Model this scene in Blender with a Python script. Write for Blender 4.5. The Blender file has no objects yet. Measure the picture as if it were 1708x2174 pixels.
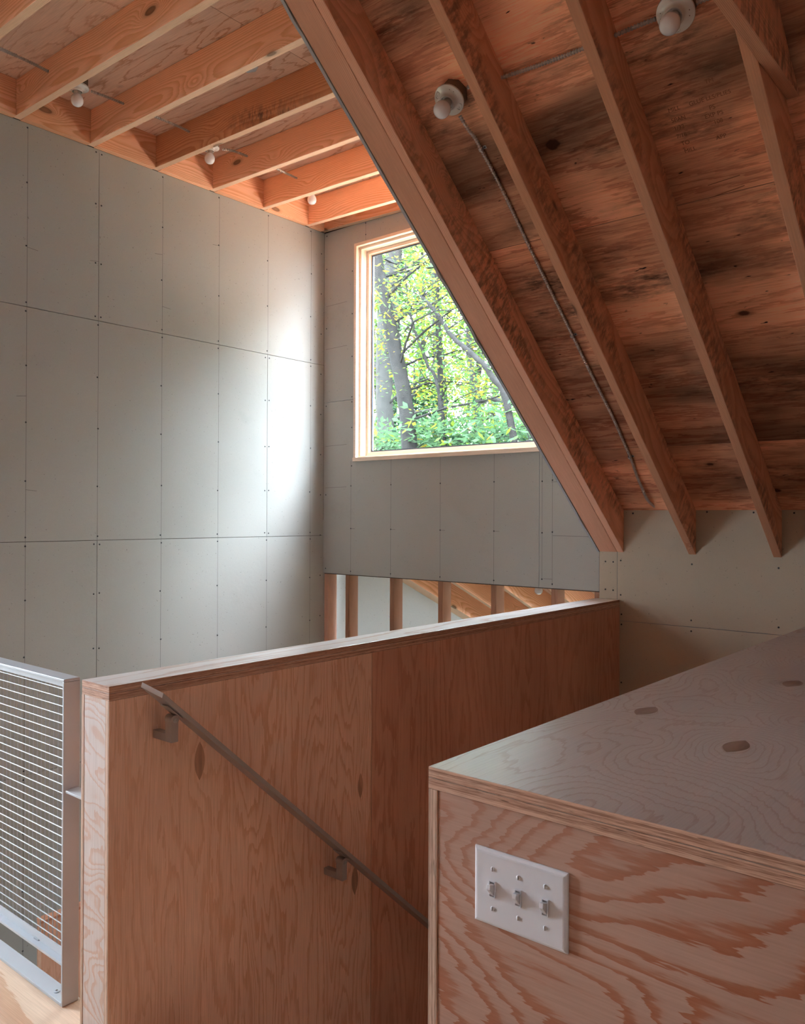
import bpy, bmesh, math, random
import numpy as np
from mathutils import Matrix, Vector

# ------------------------------------------------------------------ camera, world, exposure
SC = bpy.context.scene
COL = SC.collection
EYE = 1.41                       # eye height above the upper floor; all z below are relative to the eye
F, YAW, PITCH, ROLL = 1750.9, -.6992, -.0048, .0038

def cam_rot():
    cy, sy = math.cos(YAW), math.sin(YAW)
    cp, sp = math.cos(PITCH), math.sin(PITCH)
    cr, sr = math.cos(ROLL), math.sin(ROLL)
    Rz = np.array([[cy, -sy, 0], [sy, cy, 0], [0, 0, 1]])
    M = np.array([[1, 0, 0], [0, 0, -1], [0, 1, 0.]])
    Rx = np.array([[1, 0, 0], [0, cp, -sp], [0, sp, cp]])
    Rr = np.array([[cr, -sr, 0], [sr, cr, 0], [0, 0, 1]])
    return Rr @ Rx @ M @ Rz
RC = cam_rot()
cam_d = bpy.data.cameras.new('camera')
cam = bpy.data.objects.new('camera', cam_d)
COL.objects.link(cam)
cam_d.sensor_fit = 'HORIZONTAL'
cam_d.sensor_width = 36.0
cam_d.lens = 36.0 * F / 1708
cam_d.clip_start = 0.05
cam_d.clip_end = 300
m3 = Matrix([list(RC[0]), list(-RC[1]), list(-RC[2])]).transposed()
cam.matrix_world = Matrix.Translation((0, 0, EYE)) @ m3.to_4x4()
SC.camera = cam

SC.view_settings.view_transform = 'Standard'
SC.view_settings.look = 'None'
SC.view_settings.gamma = 1.0
SC.view_settings.use_curve_mapping = False
SC.view_settings.exposure = 0.40
SC.cycles.max_bounces = 7
SC.cycles.diffuse_bounces = 4
SC.cycles.glossy_bounces = 3
SC.cycles.use_adaptive_sampling = True
SC.cycles.adaptive_threshold = .1
SC.cycles.transparent_max_bounces = 16
SC.cycles.caustics_reflective = False
SC.cycles.caustics_refractive = False
SC.cycles.sample_clamp_indirect = 12.0

world = bpy.data.worlds.new('overcast_sky')
SC.world = world
world.use_nodes = True
wn = world.node_tree
bg = wn.nodes['Background']
bg.inputs['Color'].default_value = (0.70, 0.85, 1.0, 1)
bg.inputs['Strength'].default_value = 57.0

def portal(name, loc, rot, sx, sy):
    l = bpy.data.lights.new(name, 'AREA')
    l.shape = 'RECTANGLE'; l.size = sx; l.size_y = sy
    l.cycles.is_portal = True
    o = bpy.data.objects.new(name, l); COL.objects.link(o)
    o.location = (loc[0], loc[1], loc[2] + EYE); o.rotation_euler = rot
H = math.pi / 2
# rotation: the light points along its local -Z
portal('portal_back_window', (-3.1, 4.36, 1.15), (-H, 0, 0), 1.7, 1.5)
portal('portal_left_window', (-4.45, .2, .1), (0, -H, 0), 1.9, .65)
portal('portal_lower_window', (-3.0, 7.32, -2.7), (-H, 0, 0), 2.2, 1.9)
portal('portal_lower_rear_window', (-3.1, -3.62, -2.75), (H, 0, 0), 2.0, 1.8)

# ------------------------------------------------------------------ helpers
rnd = random.Random(7)
WM = {}

def ray(px, py):
    return RC.T @ np.array([(px - 854) / F, (py - 1087) / F, 1.0])
def on_x(px, py, X):
    d = ray(px, py); return d * X / d[0]
def on_y(px, py, Y):
    d = ray(px, py); return d * Y / d[1]
def on_z(px, py, Z):
    d = ray(px, py); return d * Z / d[2]

def mat4(o, ux=(1, 0, 0), uy=(0, 1, 0)):
    ux = Vector(ux).normalized(); uy = Vector(uy)
    uy = (uy - ux * uy.dot(ux)).normalized()
    uz = ux.cross(uy)
    m = Matrix((ux, uy, uz)).transposed().to_4x4()
    m.translation = Vector((o[0], o[1], o[2] + EYE))
    return m

def setp(o, label=None, cat=None, group=None, kind=None):
    if label: o['label'] = label
    if cat: o['category'] = cat
    if group: o['group'] = group
    if kind: o['kind'] = kind
    return o

def place(o, M, parent):
    WM[o.name] = M.copy()
    if parent:
        o.parent = parent
        o.matrix_basis = WM[parent.name].inverted() @ M
    else:
        o.matrix_basis = M

def empty(name, loc=(0, 0, 0), **k):
    o = bpy.data.objects.new(name, None); COL.objects.link(o)
    o.empty_display_size = .1
    place(o, mat4(loc), None)
    return setp(o, **k)

def link_mesh(name, me, mats, M, parent=None, bevel=0, smooth=False, **k):
    for m in mats: me.materials.append(m)
    if smooth:
        me.polygons.foreach_set('use_smooth', [True] * len(me.polygons))
    o = bpy.data.objects.new(name, me); COL.objects.link(o)
    place(o, M, parent)
    if bevel:
        b = o.modifiers.new('bevel', 'BEVEL'); b.width = bevel; b.segments = 2; b.limit_method = 'ANGLE'
    return setp(o, **k)

def prism(polys, z0, z1):
    """polys: list of 2D outlines (ccw); faces: caps material 0, sides material 1"""
    v, f, mi = [], [], []
    for p in polys:
        n = len(p); b = len(v)
        v += [(x, y, z0) for x, y in p] + [(x, y, z1) for x, y in p]
        f.append([b + i for i in reversed(range(n))]); mi.append(0)
        f.append([b + n + i for i in range(n)]); mi.append(0)
        for i in range(n):
            j = (i + 1) % n
            f.append([b + i, b + j, b + n + j, b + n + i]); mi.append(1)
    me = bpy.data.meshes.new('solid'); me.from_pydata(v, [], f)
    me.polygons.foreach_set('material_index', mi)
    return me

def solid(name, polys, z0, z1, o, ux, uy, mats, parent=None, bevel=0, **k):
    if not isinstance(polys[0][0], (tuple, list)): polys = [polys]
    me = prism(polys, z0, z1)
    if len(mats) == 1: mats = [mats[0], mats[0]]
    return link_mesh(name, me, mats, mat4(o, ux, uy), parent, bevel, **k)

def rect(x0, y0, x1, y1): return [(x0, y0), (x1, y0), (x1, y1), (x0, y1)]

def box(name, a, b, mats, parent=None, bevel=0, grain='x', **k):
    """axis-aligned box a..b (eye-relative); local x runs along the grain axis; local z = thin axis given by the order"""
    a = Vector(a); b = Vector(b)
    ax = {'x': (1, 0, 0), 'y': (0, 1, 0), 'z': (0, 0, 1)}
    order = {'x': 'xyz', 'y': 'yzx', 'z': 'zxy', 'xz': 'xzy', 'yx': 'yxz', 'zy': 'zyx', 'xy': 'xyz', 'yz': 'yzx', 'zx': 'zxy'}[grain]
    ux, uy = Vector(ax[order[0]]), Vector(ax[order[1]])
    uz = ux.cross(uy)
    c = (a + b) / 2; d = b - a
    l = [abs(d.dot(Vector(ax[q]))) for q in order]
    return solid(name, rect(-l[0] / 2, -l[1] / 2, l[0] / 2, l[1] / 2), -l[2] / 2, l[2] / 2, c, ux, uy, mats, parent, bevel, **k)

def lathe_into(v, f, prof, n, M):
    """prof (r, h) points revolved about local z, transformed by M"""
    b = len(v)
    for r, h in prof:
        for i in range(n):
            a = 2 * math.pi * i / n
            v.append(M @ Vector((r * math.cos(a), r * math.sin(a), h)))
    for k in range(len(prof) - 1):
        for i in range(n):
            j = (i + 1) % n
            f.append([b + k * n + i, b + k * n + j, b + (k + 1) * n + j, b + (k + 1) * n + i])
    f.append([b + i for i in reversed(range(n))])
    f.append([b + (len(prof) - 1) * n + i for i in range(n)])

def lathe(name, prof, n, M, mats, parent=None, smooth=True, **k):
    v, f = [], []
    lathe_into(v, f, prof, n, Matrix())
    me = bpy.data.meshes.new(name); me.from_pydata([tuple(q) for q in v], [], f)
    o = link_mesh(name, me, mats, M, parent, 0, smooth, **k)
    if smooth:
        e = o.modifiers.new('edges', 'EDGE_SPLIT'); e.split_angle = math.radians(38)
    return o

def tube_mesh(pts, radii, n=8, cap=True):
    pts = [Vector(p) for p in pts]
    v, f = [], []
    up = Vector((0, 0, 1))
    t0 = (pts[1] - pts[0]).normalized()
    if abs(t0.dot(up)) > .95: up = Vector((1, 0, 0))
    side = t0.cross(up).normalized()
    for i, p in enumerate(pts):
        t = (pts[min(i + 1, len(pts) - 1)] - pts[max(i - 1, 0)]).normalized()
        side = (side - t * side.dot(t)).normalized()
        w = t.cross(side)
        r = radii[i] if hasattr(radii, '__len__') else radii
        for k in range(n):
            a = 2 * math.pi * k / n
            v.append(tuple(p + side * (r * math.cos(a)) + w * (r * math.sin(a))))
    for i in range(len(pts) - 1):
        for k in range(n):
            j = (k + 1) % n
            f.append([i * n + k, i * n + j, (i + 1) * n + j, (i + 1) * n + k])
    if cap:
        f.append(list(reversed(range(n)))); f.append([(len(pts) - 1) * n + k for k in range(n)])
    return v, f

def mesh_of(name, v, f, mats, M, parent=None, mi=None, **k):
    me = bpy.data.meshes.new(name); me.from_pydata(v, [], f)
    if mi: me.polygons.foreach_set('material_index', mi)
    return link_mesh(name, me, mats, M, parent, **k)

# ------------------------------------------------------------------ materials
class NT:
    def __init__(s, name, rough=.6, spec=.4):
        s.m = bpy.data.materials.new(name); s.m.use_nodes = True
        s.t = s.m.node_tree; s.t.nodes.clear()
        s.out = s.t.nodes.new('ShaderNodeOutputMaterial')
        s.b = s.t.nodes.new('ShaderNodeBsdfPrincipled')
        s.t.links.new(s.b.outputs[0], s.out.inputs[0])
        s.b.inputs['Roughness'].default_value = rough
        s.b.inputs['Specular IOR Level'].default_value = spec
    def n(s, t, **k):
        x = s.t.nodes.new('ShaderNode' + t)
        for a, b in k.items(): setattr(x, a, b)
        return x
    def put(s, sock, v):
        if isinstance(v, bpy.types.NodeSocket): s.t.links.new(v, sock)
        elif isinstance(v, (int, float)): sock.default_value = v
        else: sock.default_value = tuple(v) if len(sock.default_value) == len(v) else (*v, 1)
    def math(s, op, a, b=0.0, c=0.0):
        x = s.n('Math', operation=op)
        s.put(x.inputs[0], a); s.put(x.inputs[1], b); s.put(x.inputs[2], c)
        return x.outputs[0]
    def vec(s, op, a, b):
        x = s.n('VectorMath', operation=op); s.put(x.inputs[0], a); s.put(x.inputs[1], b)
        return x.outputs[0]
    def coords(s, jitter=True):
        c = s.n('TexCoord').outputs['Object']
        if jitter:
            r = s.n('ObjectInfo').outputs['Random']
            c2 = s.n('CombineXYZ')
            s.put(c2.inputs[0], s.math('MULTIPLY', r, 37.0)); s.put(c2.inputs[1], s.math('MULTIPLY', r, 91.0)); s.put(c2.inputs[2], s.math('MULTIPLY', r, 53.0))
            return c, s.vec('ADD', c, c2.outputs[0])
        return c, c
    def noise(s, v, scale, detail=2, rough=.5, dist=0.0):
        x = s.n('TexNoise'); s.put(x.inputs['Vector'], v)
        x.inputs['Scale'].default_value = scale; x.inputs['Detail'].default_value = detail
        x.inputs['Roughness'].default_value = rough; x.inputs['Distortion'].default_value = dist
        return x.outputs['Fac']
    def mul3(s, v, k): return s.vec('MULTIPLY', v, k)
    def ramp(s, fac, stops):
        x = s.n('ValToRGB'); s.put(x.inputs[0], fac)
        e = x.color_ramp.elements
        while len(e) < len(stops): e.new(.5)
        for el, (p, c) in zip(e, stops):
            el.position = p
            el.color = (*c, 1) if hasattr(c, '__len__') else (c, c, c, 1)
        return x.outputs[0]
    def mix(s, f, a, b, mode='MIX'):
        x = s.n('MixRGB', blend_type=mode); s.put(x.inputs[0], f); s.put(x.inputs[1], a); s.put(x.inputs[2], b)
        return x.outputs[0]
    def bump(s, h, strength=.3, dist=.002):
        x = s.n('Bump'); s.put(x.inputs['Height'], h); x.inputs['Strength'].default_value = strength; x.inputs['Distance'].default_value = dist
        s.t.links.new(x.outputs[0], s.b.inputs['Normal'])
    def sep(s, v):
        x = s.n('SeparateXYZ'); s.put(x.inputs[0], v); return x.outputs
    def done(s, col):
        s.put(s.b.inputs['Base Color'], col); return s.m

def plywood(name, light, dark, n=9.0, along=.45, across=1.5, jag=.28, knots=0.0, plugs=None, stain=0.0, rough=.55, spec=.35, fuzz=.5, tint=.12, thin=False):
    """rotary-cut veneer: contour lines of a stretched noise field, jagged along the grain (local x)"""
    t = NT(name, rough, spec)
    raw, c = t.coords()
    low = t.noise(t.mul3(c, (along, across, across)), 1.0, 2.0, .45, .35)
    fine = t.noise(t.mul3(c, (9, 85, 85)), 1.0, 3, .6)
    h = t.math('MULTIPLY', low, n)
    h = t.math('ADD', h, t.math('MULTIPLY', fine, jag))
    if plugs:
        # contour lines fan round the boat-shaped veneer plugs
        x, y, z = t.sep(raw)
        for (px, py, rx, ry) in plugs:
            dx = t.math('DIVIDE', t.math('SUBTRACT', x, px), rx * 2.6); dy = t.math('DIVIDE', t.math('SUBTRACT', y, py), ry * 3.2)
            r = t.math('SQRT', t.math('ADD', t.math('MULTIPLY', dx, dx), t.math('MULTIPLY', dy, dy)))
            h = t.math('ADD', h, t.math('MULTIPLY', t.math('POWER', 2.718, t.math('MULTIPLY', r, -1.0)), n * .16))
    fr = t.math('FRACT', h)
    big = t.noise(t.mul3(c, (.8, 1.6, 1.6)), 1.0, 1)
    dens = t.ramp(big, [(.35, 0.0), (.65, 1.0)])
    band = t.ramp(fr, [(0, 0.0), (.40, .03), (.60, .22), (.72, .85), (.93, 1.0), (.97, 0.0)] if not thin else [(0, 0.0), (.5, .02), (.74, .12), (.84, .9), (.95, 1.0), (.98, 0.0)])
    band = t.math('MULTIPLY', band, t.math('ADD', .55, t.math('MULTIPLY', dens, .45)))
    col = t.mix(band, light, dark)
    fib = t.noise(t.mul3(c, (9, 330, 330)), 1.0, 2)
    col = t.mix(fuzz, col, t.mix(fib, (.6, .55, .5), (1.35, 1.4, 1.45)), 'MULTIPLY')
    tone = t.noise(t.mul3(c, (1.2, 2.2, 2.2)), 1.0, 2)
    col = t.mix(tint * 3, col, t.mix(t.ramp(tone, [(.3, 0.0), (.7, 1.0)]), (.72, .62, .58), (1.22, 1.28, 1.3)), 'MULTIPLY')
    if plugs:
        for i, (px, py, rx, ry) in enumerate(plugs):
            dx = t.math('DIVIDE', t.math('SUBTRACT', x, px), rx); dy = t.math('DIVIDE', t.math('SUBTRACT', y, py), ry)
            # lens: |dy| < 1-dx^2
            ln = t.math('LESS_THAN', t.math('ADD', t.math('ABSOLUTE', dy), t.math('MULTIPLY', dx, dx)), 1.0)
            g = t.noise(t.mul3(c, (10, 60, 60)), 1.0, 1)
            pc = t.mix(t.ramp(g, [(.4, 0.0), (.6, 1.0)]), [q * .52 for q in dark], [q * .72 for q in dark])
            col = t.mix(ln, col, pc)
    if knots:
        vo = t.n('TexVoronoi'); t.put(vo.inputs['Vector'], t.mul3(c, (2.2, 3.4, 3.4))); vo.inputs['Scale'].default_value = knots
        wob = t.math('ADD', vo.outputs['Distance'], t.math('MULTIPLY', t.math('SUBTRACT', t.noise(c, 30, 2), .5), .09))
        siz = t.math('MULTIPLY', t.sep(vo.outputs['Color'])[0], .085)
        rr = t.math('SUBTRACT', wob, siz)
        k = t.ramp(rr, [(0, 1.0), (.012, .75), (.03, .25), (.10, 0.0)])
        col = t.mix(k, col, [q * .22 for q in dark])
    if stain:
        a = t.noise(t.mul3(c, (1.3, 4.5, 3)), 1.0, 5, .65)
        b = t.noise(t.mul3(c, (14, 55, 55)), 1.0, 4, .7)
        s_ = t.math('MULTIPLY', t.ramp(a, [(.50, 0.0), (.70, 1.0)]), t.ramp(b, [(.32, 0.0), (.62, 1.0)]))
        col = t.mix(t.math('MULTIPLY', s_, stain), col, (.022, .013, .012))
        d = t.ramp(t.noise(t.mul3(c, (1.1, 2.6, 2.6)), 1.0, 4), [(.34, .28), (.5, .85), (.64, 1.35)])
        col = t.mix(1.0, col, d, 'MULTIPLY')
        dots = t.ramp(t.noise(t.mul3(c, (16, 50, 50)), 1.0, 3), [(.70, 0.0), (.76, 1.0)])
        col = t.mix(dots, col, (.02, .01, .01))
    t.bump(t.math('ADD', t.math('MULTIPLY', fib, .5), band), .12, .0012)
    return t.done(col)

def lumber(name, light, dark, k=60.0, stain=0.0, pith=.10, rough=.6, knot=1.0):
    """sawn board: growth rings about a pith line beside the board, knots that bend the rings"""
    t = NT(name, rough, .3)
    raw, c = t.coords()
    r0 = t.n('ObjectInfo').outputs['Random']
    x, y, z = t.sep(raw)
    vo = t.n('TexVoronoi'); t.put(vo.inputs['Vector'], t.mul3(c, (1.0, 2.6, 2.6))); vo.inputs['Scale'].default_value = 2.1 * knot
    kd = vo.outputs['Distance']
    wav = t.noise(t.mul3(c, (.9, 2.5, 2.5)), 1.0, 2)
    yy = t.math('ADD', y, t.math('SUBTRACT', t.math('MULTIPLY', t.math('FRACT', t.math('MULTIPLY', r0, 13.7)), .12), .06))
    zz = t.math('ADD', z, pith)
    r = t.math('SQRT', t.math('ADD', t.math('MULTIPLY', yy, yy), t.math('MULTIPLY', zz, zz)))
    r = t.math('ADD', r, t.math('MULTIPLY', wav, .055))
    r = t.math('ADD', r, t.math('MULTIPLY', t.math('POWER', 2.718, t.math('MULTIPLY', kd, -8.0)), .11))
    jag = t.noise(t.mul3(c, (5, 120, 120)), 1.0, 2)
    h = t.math('ADD', t.math('MULTIPLY', r, k * 2.4), t.math('MULTIPLY', jag, .35))
    fr = t.math('FRACT', h)
    band = t.ramp(fr, [(0, 0.0), (.3, .08), (.85, 1.0), (.93, .9), (1, 0.0)])
    col = t.mix(band, light, dark)
    fib = t.noise(t.mul3(c, (10, 300, 300)), 1.0, 2)
    col = t.mix(.5, col, t.mix(fib, (.65, .62, .6), (1.3, 1.32, 1.35)), 'MULTIPLY')
    tone = t.noise(t.mul3(c, (.8, 4, 4)), 1.0, 2)
    col = t.mix(.45, col, t.mix(tone, (.6, .52, .45), (1.35, 1.4, 1.5)), 'MULTIPLY')
    col = t.mix(1.0, col, t.mix(r0, (.86, .84, .82), (1.12, 1.14, 1.16)), 'MULTIPLY')
    kk = t.ramp(kd, [(0, .8), (.055, .9), (.075, .95), (.095, .3), (.15, 0.0)])
    col = t.mix(kk, col, [q * .28 for q in dark])
    if stain:
        a = t.noise(t.mul3(c, (1.5, 5, 5)), 1.0, 3)
        b = t.noise(t.mul3(c, (40, 14, 14)), 1.0, 5, .7)
        s_ = t.math('MULTIPLY', t.ramp(a, [(.46, 0.0), (.62, 1.0)]), t.ramp(b, [(.42, 0.0), (.6, 1.0)]))
        col = t.mix(t.math('MULTIPLY', s_, stain), col, (.05, .035, .03))
    t.bump(t.math('ADD', fib, t.math('MULTIPLY', band, .6)), .22, .0012)
    return t.done(col)

def ply_edge(name, a, b, pitch=.0026):
    """laminated edge: layers stacked along local z"""
    t = NT(name, .7, .25)
    raw, c = t.coords()
    x, y, z = t.sep(raw)
    lay = t.noise(t.mul3(c, (.6, .6, 1.0 / pitch * .75)), 1.0, 2, .6)
    streak = t.noise(t.mul3(c, (28, 28, 900)), 1.0, 3, .6)
    gap = t.ramp(t.noise(t.mul3(c, (22, 22, 420)), 1.0, 2), [(.66, 0.0), (.72, 1.0)])
    f = t.ramp(t.math('ADD', t.math('MULTIPLY', lay, .58), t.math('MULTIPLY', streak, .42)), [(.40, 0.0), (.58, 1.0)])
    col = t.mix(f, b, a)
    col = t.mix(t.math('MULTIPLY', gap, .8), col, [q * .25 for q in b])
    t.bump(streak, .3, .001)
    return t.done(col)

def plain(name, col, rough=.5, spec=.5, metal=0.0, var=.08, scale=8.0, bump=0.0):
    t = NT(name, rough, spec)
    t.b.inputs['Metallic'].default_value = metal
    raw, c = t.coords(False)
    f = t.noise(c, scale, 3)
    cc = t.mix(f, [q * (1 - var) for q in col], [min(1, q * (1 + var)) for q in col])
    if bump: t.bump(t.noise(c, 400, 2), bump, .0005)
    return t.done(cc)

def drywall_mat(name, base):
    t = NT(name, .62, .32)
    raw, c = t.coords()
    big = t.noise(c, 1.6, 3)
    col = t.mix(big, [q * .92 for q in base], [q * 1.06 for q in base])
    pap = t.noise(c, 160, 3, .6)
    col = t.mix(.35, col, t.mix(pap, (.86, .86, .86), (1.12, 1.12, 1.12)), 'MULTIPLY')
    fl = t.ramp(t.noise(c, 85, 1), [(.735, 0.0), (.775, 1.0)])
    col = t.mix(t.math('MULTIPLY', fl, .55), col, [q * .35 for q in base])
    stn = t.ramp(t.noise(c, 3.5, 5, .7), [(.60, 0.0), (.8, 1.0)])
    col = t.mix(t.math('MULTIPLY', stn, .25), col, [q * .6 for q in base])
    t.bump(t.math('ADD', t.noise(c, 45, 3), t.math('MULTIPLY', pap, .4)), .3, .0016)
    return t.done(col)

M_DRY = drywall_mat('drywall_paper', (.41, .39, .35))
M_DRYR = drywall_mat('drywall_paper_tan', (.50, .415, .31))
M_DRYE = plain('drywall_cut_edge', (.42, .43, .46), .9, .1, scale=60, bump=.4)
M_PENCIL = plain('pencil_line', (.17, .16, .15), .9, .1)
M_SCREW = plain('black_screw', (.03, .03, .035), .5, .4)
M_JOIST = lumber('fir_joist', (.93, .52, .33), (.76, .36, .18), 62)
M_JOISTST = lumber('fir_joist_stained', (.68, .34, .18), (.50, .20, .085), 60, stain=.85)
M_JEDGE = lumber('fir_joist_edge', (.86, .60, .42), (.74, .45, .28), 90)
M_RAFT = lumber('rafter_weathered', (.92, .47, .29), (.78, .36, .21), 85, stain=.6)
M_RAFTE = lumber('rafter_edge', (.78, .42, .26), (.62, .28, .15), 110)
M_DBL = lumber('double_rafter_edge', (.80, .44, .30), (.68, .32, .20), 70)
M_STUD = lumber('stud_lumber', (.40, .20, .12), (.28, .12, .06), 90)
M_STUDP = lumber('stud_pink', (.62, .36, .26), (.5, .25, .16), 90)
M_SHEATH = plywood('roof_sheathing', (.95, .48, .29), (.62, .23, .13), n=10, along=.45, across=3.2, jag=1.6, knots=1.6, stain=.95, fuzz=.95, tint=.25, rough=.7, spec=.2)
M_DECK = plywood('dormer_sheathing', (.86, .60, .46), (.62, .31, .18), n=22, thin=True, along=.6, across=3.0, jag=.9, knots=1.7, fuzz=.6, rough=.65)
M_EDGE = ply_edge('plywood_edge', (.66, .40, .28), (.27, .12, .07))
M_EDGEL = ply_edge('plywood_edge_pale', (.70, .48, .36), (.36, .21, .14))
M_PAINT = plain('grey_paint', (.47, .48, .505), .38, .5, var=.03, bump=.12)
M_ALU = plain('brushed_handrail', (.36, .31, .285), .42, .5, metal=.35, var=.05)
M_ALUE = plain('handrail_end_glint', (.75, .75, .78), .35, .6)  # near-white: sky reflection on the cut end is put into the colour
M_WHITE = plain('white_switch_plastic', (.72, .70, .72), .28, .5, var=.01)
M_PORC = plain('glazed_porcelain', (.66, .64, .61), .15, .6, var=.02)
M_BULB = plain('frosted_bulb', (.82, .81, .85), .12, .6, var=.01)
M_GALV = plain('galvanised_steel', (.42, .42, .42), .45, .5, metal=.7, var=.25, scale=60)
M_GALVC = plain('galvanised_cover', (.50, .53, .55), .4, .5, metal=.5, var=.3, scale=120)
M_BOXD = plain('electrical_box_dark', (.16, .11, .08), .6, .3)
M_CONDUIT = plain('armoured_cable_steel', (.52, .48, .45), .34, .6, metal=.7)
M_SOCK = plain('bulb_collar', (.50, .46, .42), .3, .5)
M_WIN = lumber('window_pine', (.84, .67, .52), (.82, .64, .49), 70, knot=.3)
M_SPACER = plain('window_gasket', (.06, .07, .10), .5, .4)
M_CORE = plain('wall_core', (.10, .075, .06), .9, .1)
M_FLOOR = plywood('floor_plywood', (.76, .56, .41), (.62, .36, .22), n=7, along=.35, across=1.6, jag=.35)
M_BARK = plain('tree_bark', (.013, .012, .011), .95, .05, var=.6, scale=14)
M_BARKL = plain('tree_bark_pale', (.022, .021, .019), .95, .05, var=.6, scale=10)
M_SOIL = plain('leaf_litter', (.10, .085, .05), .95, .1, var=.5, scale=3)

def leaf_mat(name, col, trans):
    m = bpy.data.materials.new(name); m.use_nodes = True
    t = m.node_tree; t.nodes.clear()
    out = t.nodes.new('ShaderNodeOutputMaterial'); d = t.nodes.new('ShaderNodeBsdfDiffuse'); tr = t.nodes.new('ShaderNodeBsdfTranslucent')
    mx = t.nodes.new('ShaderNodeMixShader'); mx.inputs[0].default_value = .5
    d.inputs[0].default_value = (*col, 1); tr.inputs[0].default_value = (*trans, 1)
    t.links.new(d.outputs[0], mx.inputs[1]); t.links.new(tr.outputs[0], mx.inputs[2]); t.links.new(mx.outputs[0], out.inputs[0])
    return m
LEAF = [leaf_mat('leaf_green', (.040, .078, .028), (.060, .115, .026)),
        leaf_mat('leaf_yellow_green', (.068, .092, .018), (.11, .155, .016)),
        leaf_mat('leaf_yellow', (.15, .105, .018), (.21, .14, .016)),
        leaf_mat('leaf_cool_green', (.038, .070, .036), (.052, .098, .044)),
        leaf_mat('leaf_dark', (.009, .020, .012), (.008, .022, .009))]

def glass_mat():
    m = bpy.data.materials.new('window_glass'); m.use_nodes = True
    t = m.node_tree; t.nodes.clear()
    out = t.nodes.new('ShaderNodeOutputMaterial'); a = t.nodes.new('ShaderNodeBsdfTransparent'); g = t.nodes.new('ShaderNodeBsdfGlossy')
    g.inputs['Roughness'].default_value = .02
    lw0 = t.nodes.new('ShaderNodeLayerWeight'); lw0.inputs[0].default_value = .5
    lw1 = t.nodes.new('ShaderNodeMath'); lw1.operation = 'POWER'; lw1.inputs[1].default_value = 5.0
    lw = t.nodes.new('ShaderNodeMath'); lw.operation = 'MULTIPLY_ADD'; lw.inputs[1].default_value = .7; lw.inputs[2].default_value = .025
    t.links.new(lw0.outputs['Facing'], lw1.inputs[0]); t.links.new(lw1.outputs[0], lw.inputs[0])
    mx = t.nodes.new('ShaderNodeMixShader')
    t.links.new(lw.outputs[0], mx.inputs[0]); t.links.new(a.outputs[0], mx.inputs[1]); t.links.new(g.outputs[0], mx.inputs[2]); t.links.new(mx.outputs[0], out.inputs[0])
    return m
M_GLASS = glass_mat()

# ------------------------------------------------------------------ key dimensions
YB = 4.2            # back wall face
XL = -4.28          # left wall face
XR = 2.6
YR = -3.5           # rear wall
ZC = 2.05           # underside of dormer joists at the left wall
ZF = -1.41
ZLOW = -4.0
S = .8333
CS, SN = 1 / math.hypot(1, S), S / math.hypot(1, S)
def zr(y): return -.193 + S * (YB - y)          # underside of rafters
DV = .228                                        # to underside of sheathing (vertical)
def zlean(y): return -.131 - .452 * (y - YB)

# ================================================================== WALLS
def struct(name): return empty(name, (0, 0, 0), kind='structure')

# ---- left wall
wl = solid('wall_left', [[(.525, ZLOW), (7.3, ZLOW), (7.3, zlean(7.3) + .2), (YB + .14, zlean(YB + .14) + .2), (YB + .14, 2.40), (.525, 2.40)],
                        rect(YR, ZLOW, -.125, 2.40), rect(-.125, ZLOW, .525, -.85), rect(-.125, 1.05, .525, 2.40)], -.15, -.0135,
           (XL, 0, 0), (0, 1, 0), (0, 0, 1), [M_CORE], None, kind='structure')
rows = [(1.088, 2.0475, [-2.4, -.004, 2.434]), (-.142, 1.086, [-.125, .525, 1.23, 3.668]), (-1.361, -.144, [-.125, .525, 2.434]),
        (-2.58, -1.363, [-1.2, 1.24]), (ZLOW + .01, -2.582, [-2.4, 0.1, 2.5])]
G = .0004
for z0, z1, js in rows:
    ys = [YR] + [j for j in js if j > YR + .1] + [YB]
    for a, b in zip(ys[:-1], ys[1:]):
        if a == -.125 and b == .525: continue
        solid('drywall_board', rect(a + G, z0 + G, b - G, z1 - G), -.0125, 0, (XL, 0, 0), (0, 1, 0), (0, 0, 1), [M_DRY, M_DRY], wl, bevel=.0006)
solid('drywall_board', rect(-.125, -1.361, .525, -.86), -.0125, 0, (XL, 0, 0), (0, 1, 0), (0, 0, 1), [M_DRY, M_DRY], wl)
# beyond the open stud wall the same wall carries on under the lean-to roof
for a, b in ((YB + G, 5.63), (5.632, 7.19)):
    solid('drywall_board', [(a, ZLOW), (b, ZLOW), (b, zlean(b) + .1), (a, zlean(a) + .1)], -.0125, 0, (XL, 0, 0), (0, 1, 0), (0, 0, 1), [M_DRY, M_DRYE], wl)

def dots(name, pts, n_axis, parent, r=.0048, mat=M_SCREW):
    """screw heads: small domed discs standing 1.5 mm proud"""
    v, f = [], []
    nx = Vector(n_axis)
    up = Vector((0, 0, 1)) if abs(nx.z) < .9 else Vector((0, 1, 0))
    a = nx.cross(up).normalized(); b = nx.cross(a)
    for p in pts:
        M = Matrix((a, b, nx)).transposed().to_4x4(); M.translation = Vector(p) + nx * -.001
        lathe_into(v, f, [(r, 0), (r, .0015), (r * .6, .0022)], 8, M)
    return mesh_of(name, [tuple(q) for q in v], f, [mat], mat4((0, 0, 0)), parent, kind='stuff')

def ribbons(name, segs, n_axis, parent, w=.0021, mat=M_PENCIL):
    v, f = [], []
    n = Vector(n_axis)
    for p, q in segs:
        p = Vector(p) + n * .0004; q = Vector(q) + n * .0004
        s = (q - p).cross(n).normalized() * (w / 2)
        b = len(v); v += [tuple(p - s), tuple(q - s), tuple(q + s), tuple(p + s)]; f.append([b, b + 1, b + 2, b + 3])
    return mesh_of(name, v, f, [mat], mat4((0, 0, 0)), parent, kind='stuff')

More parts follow.
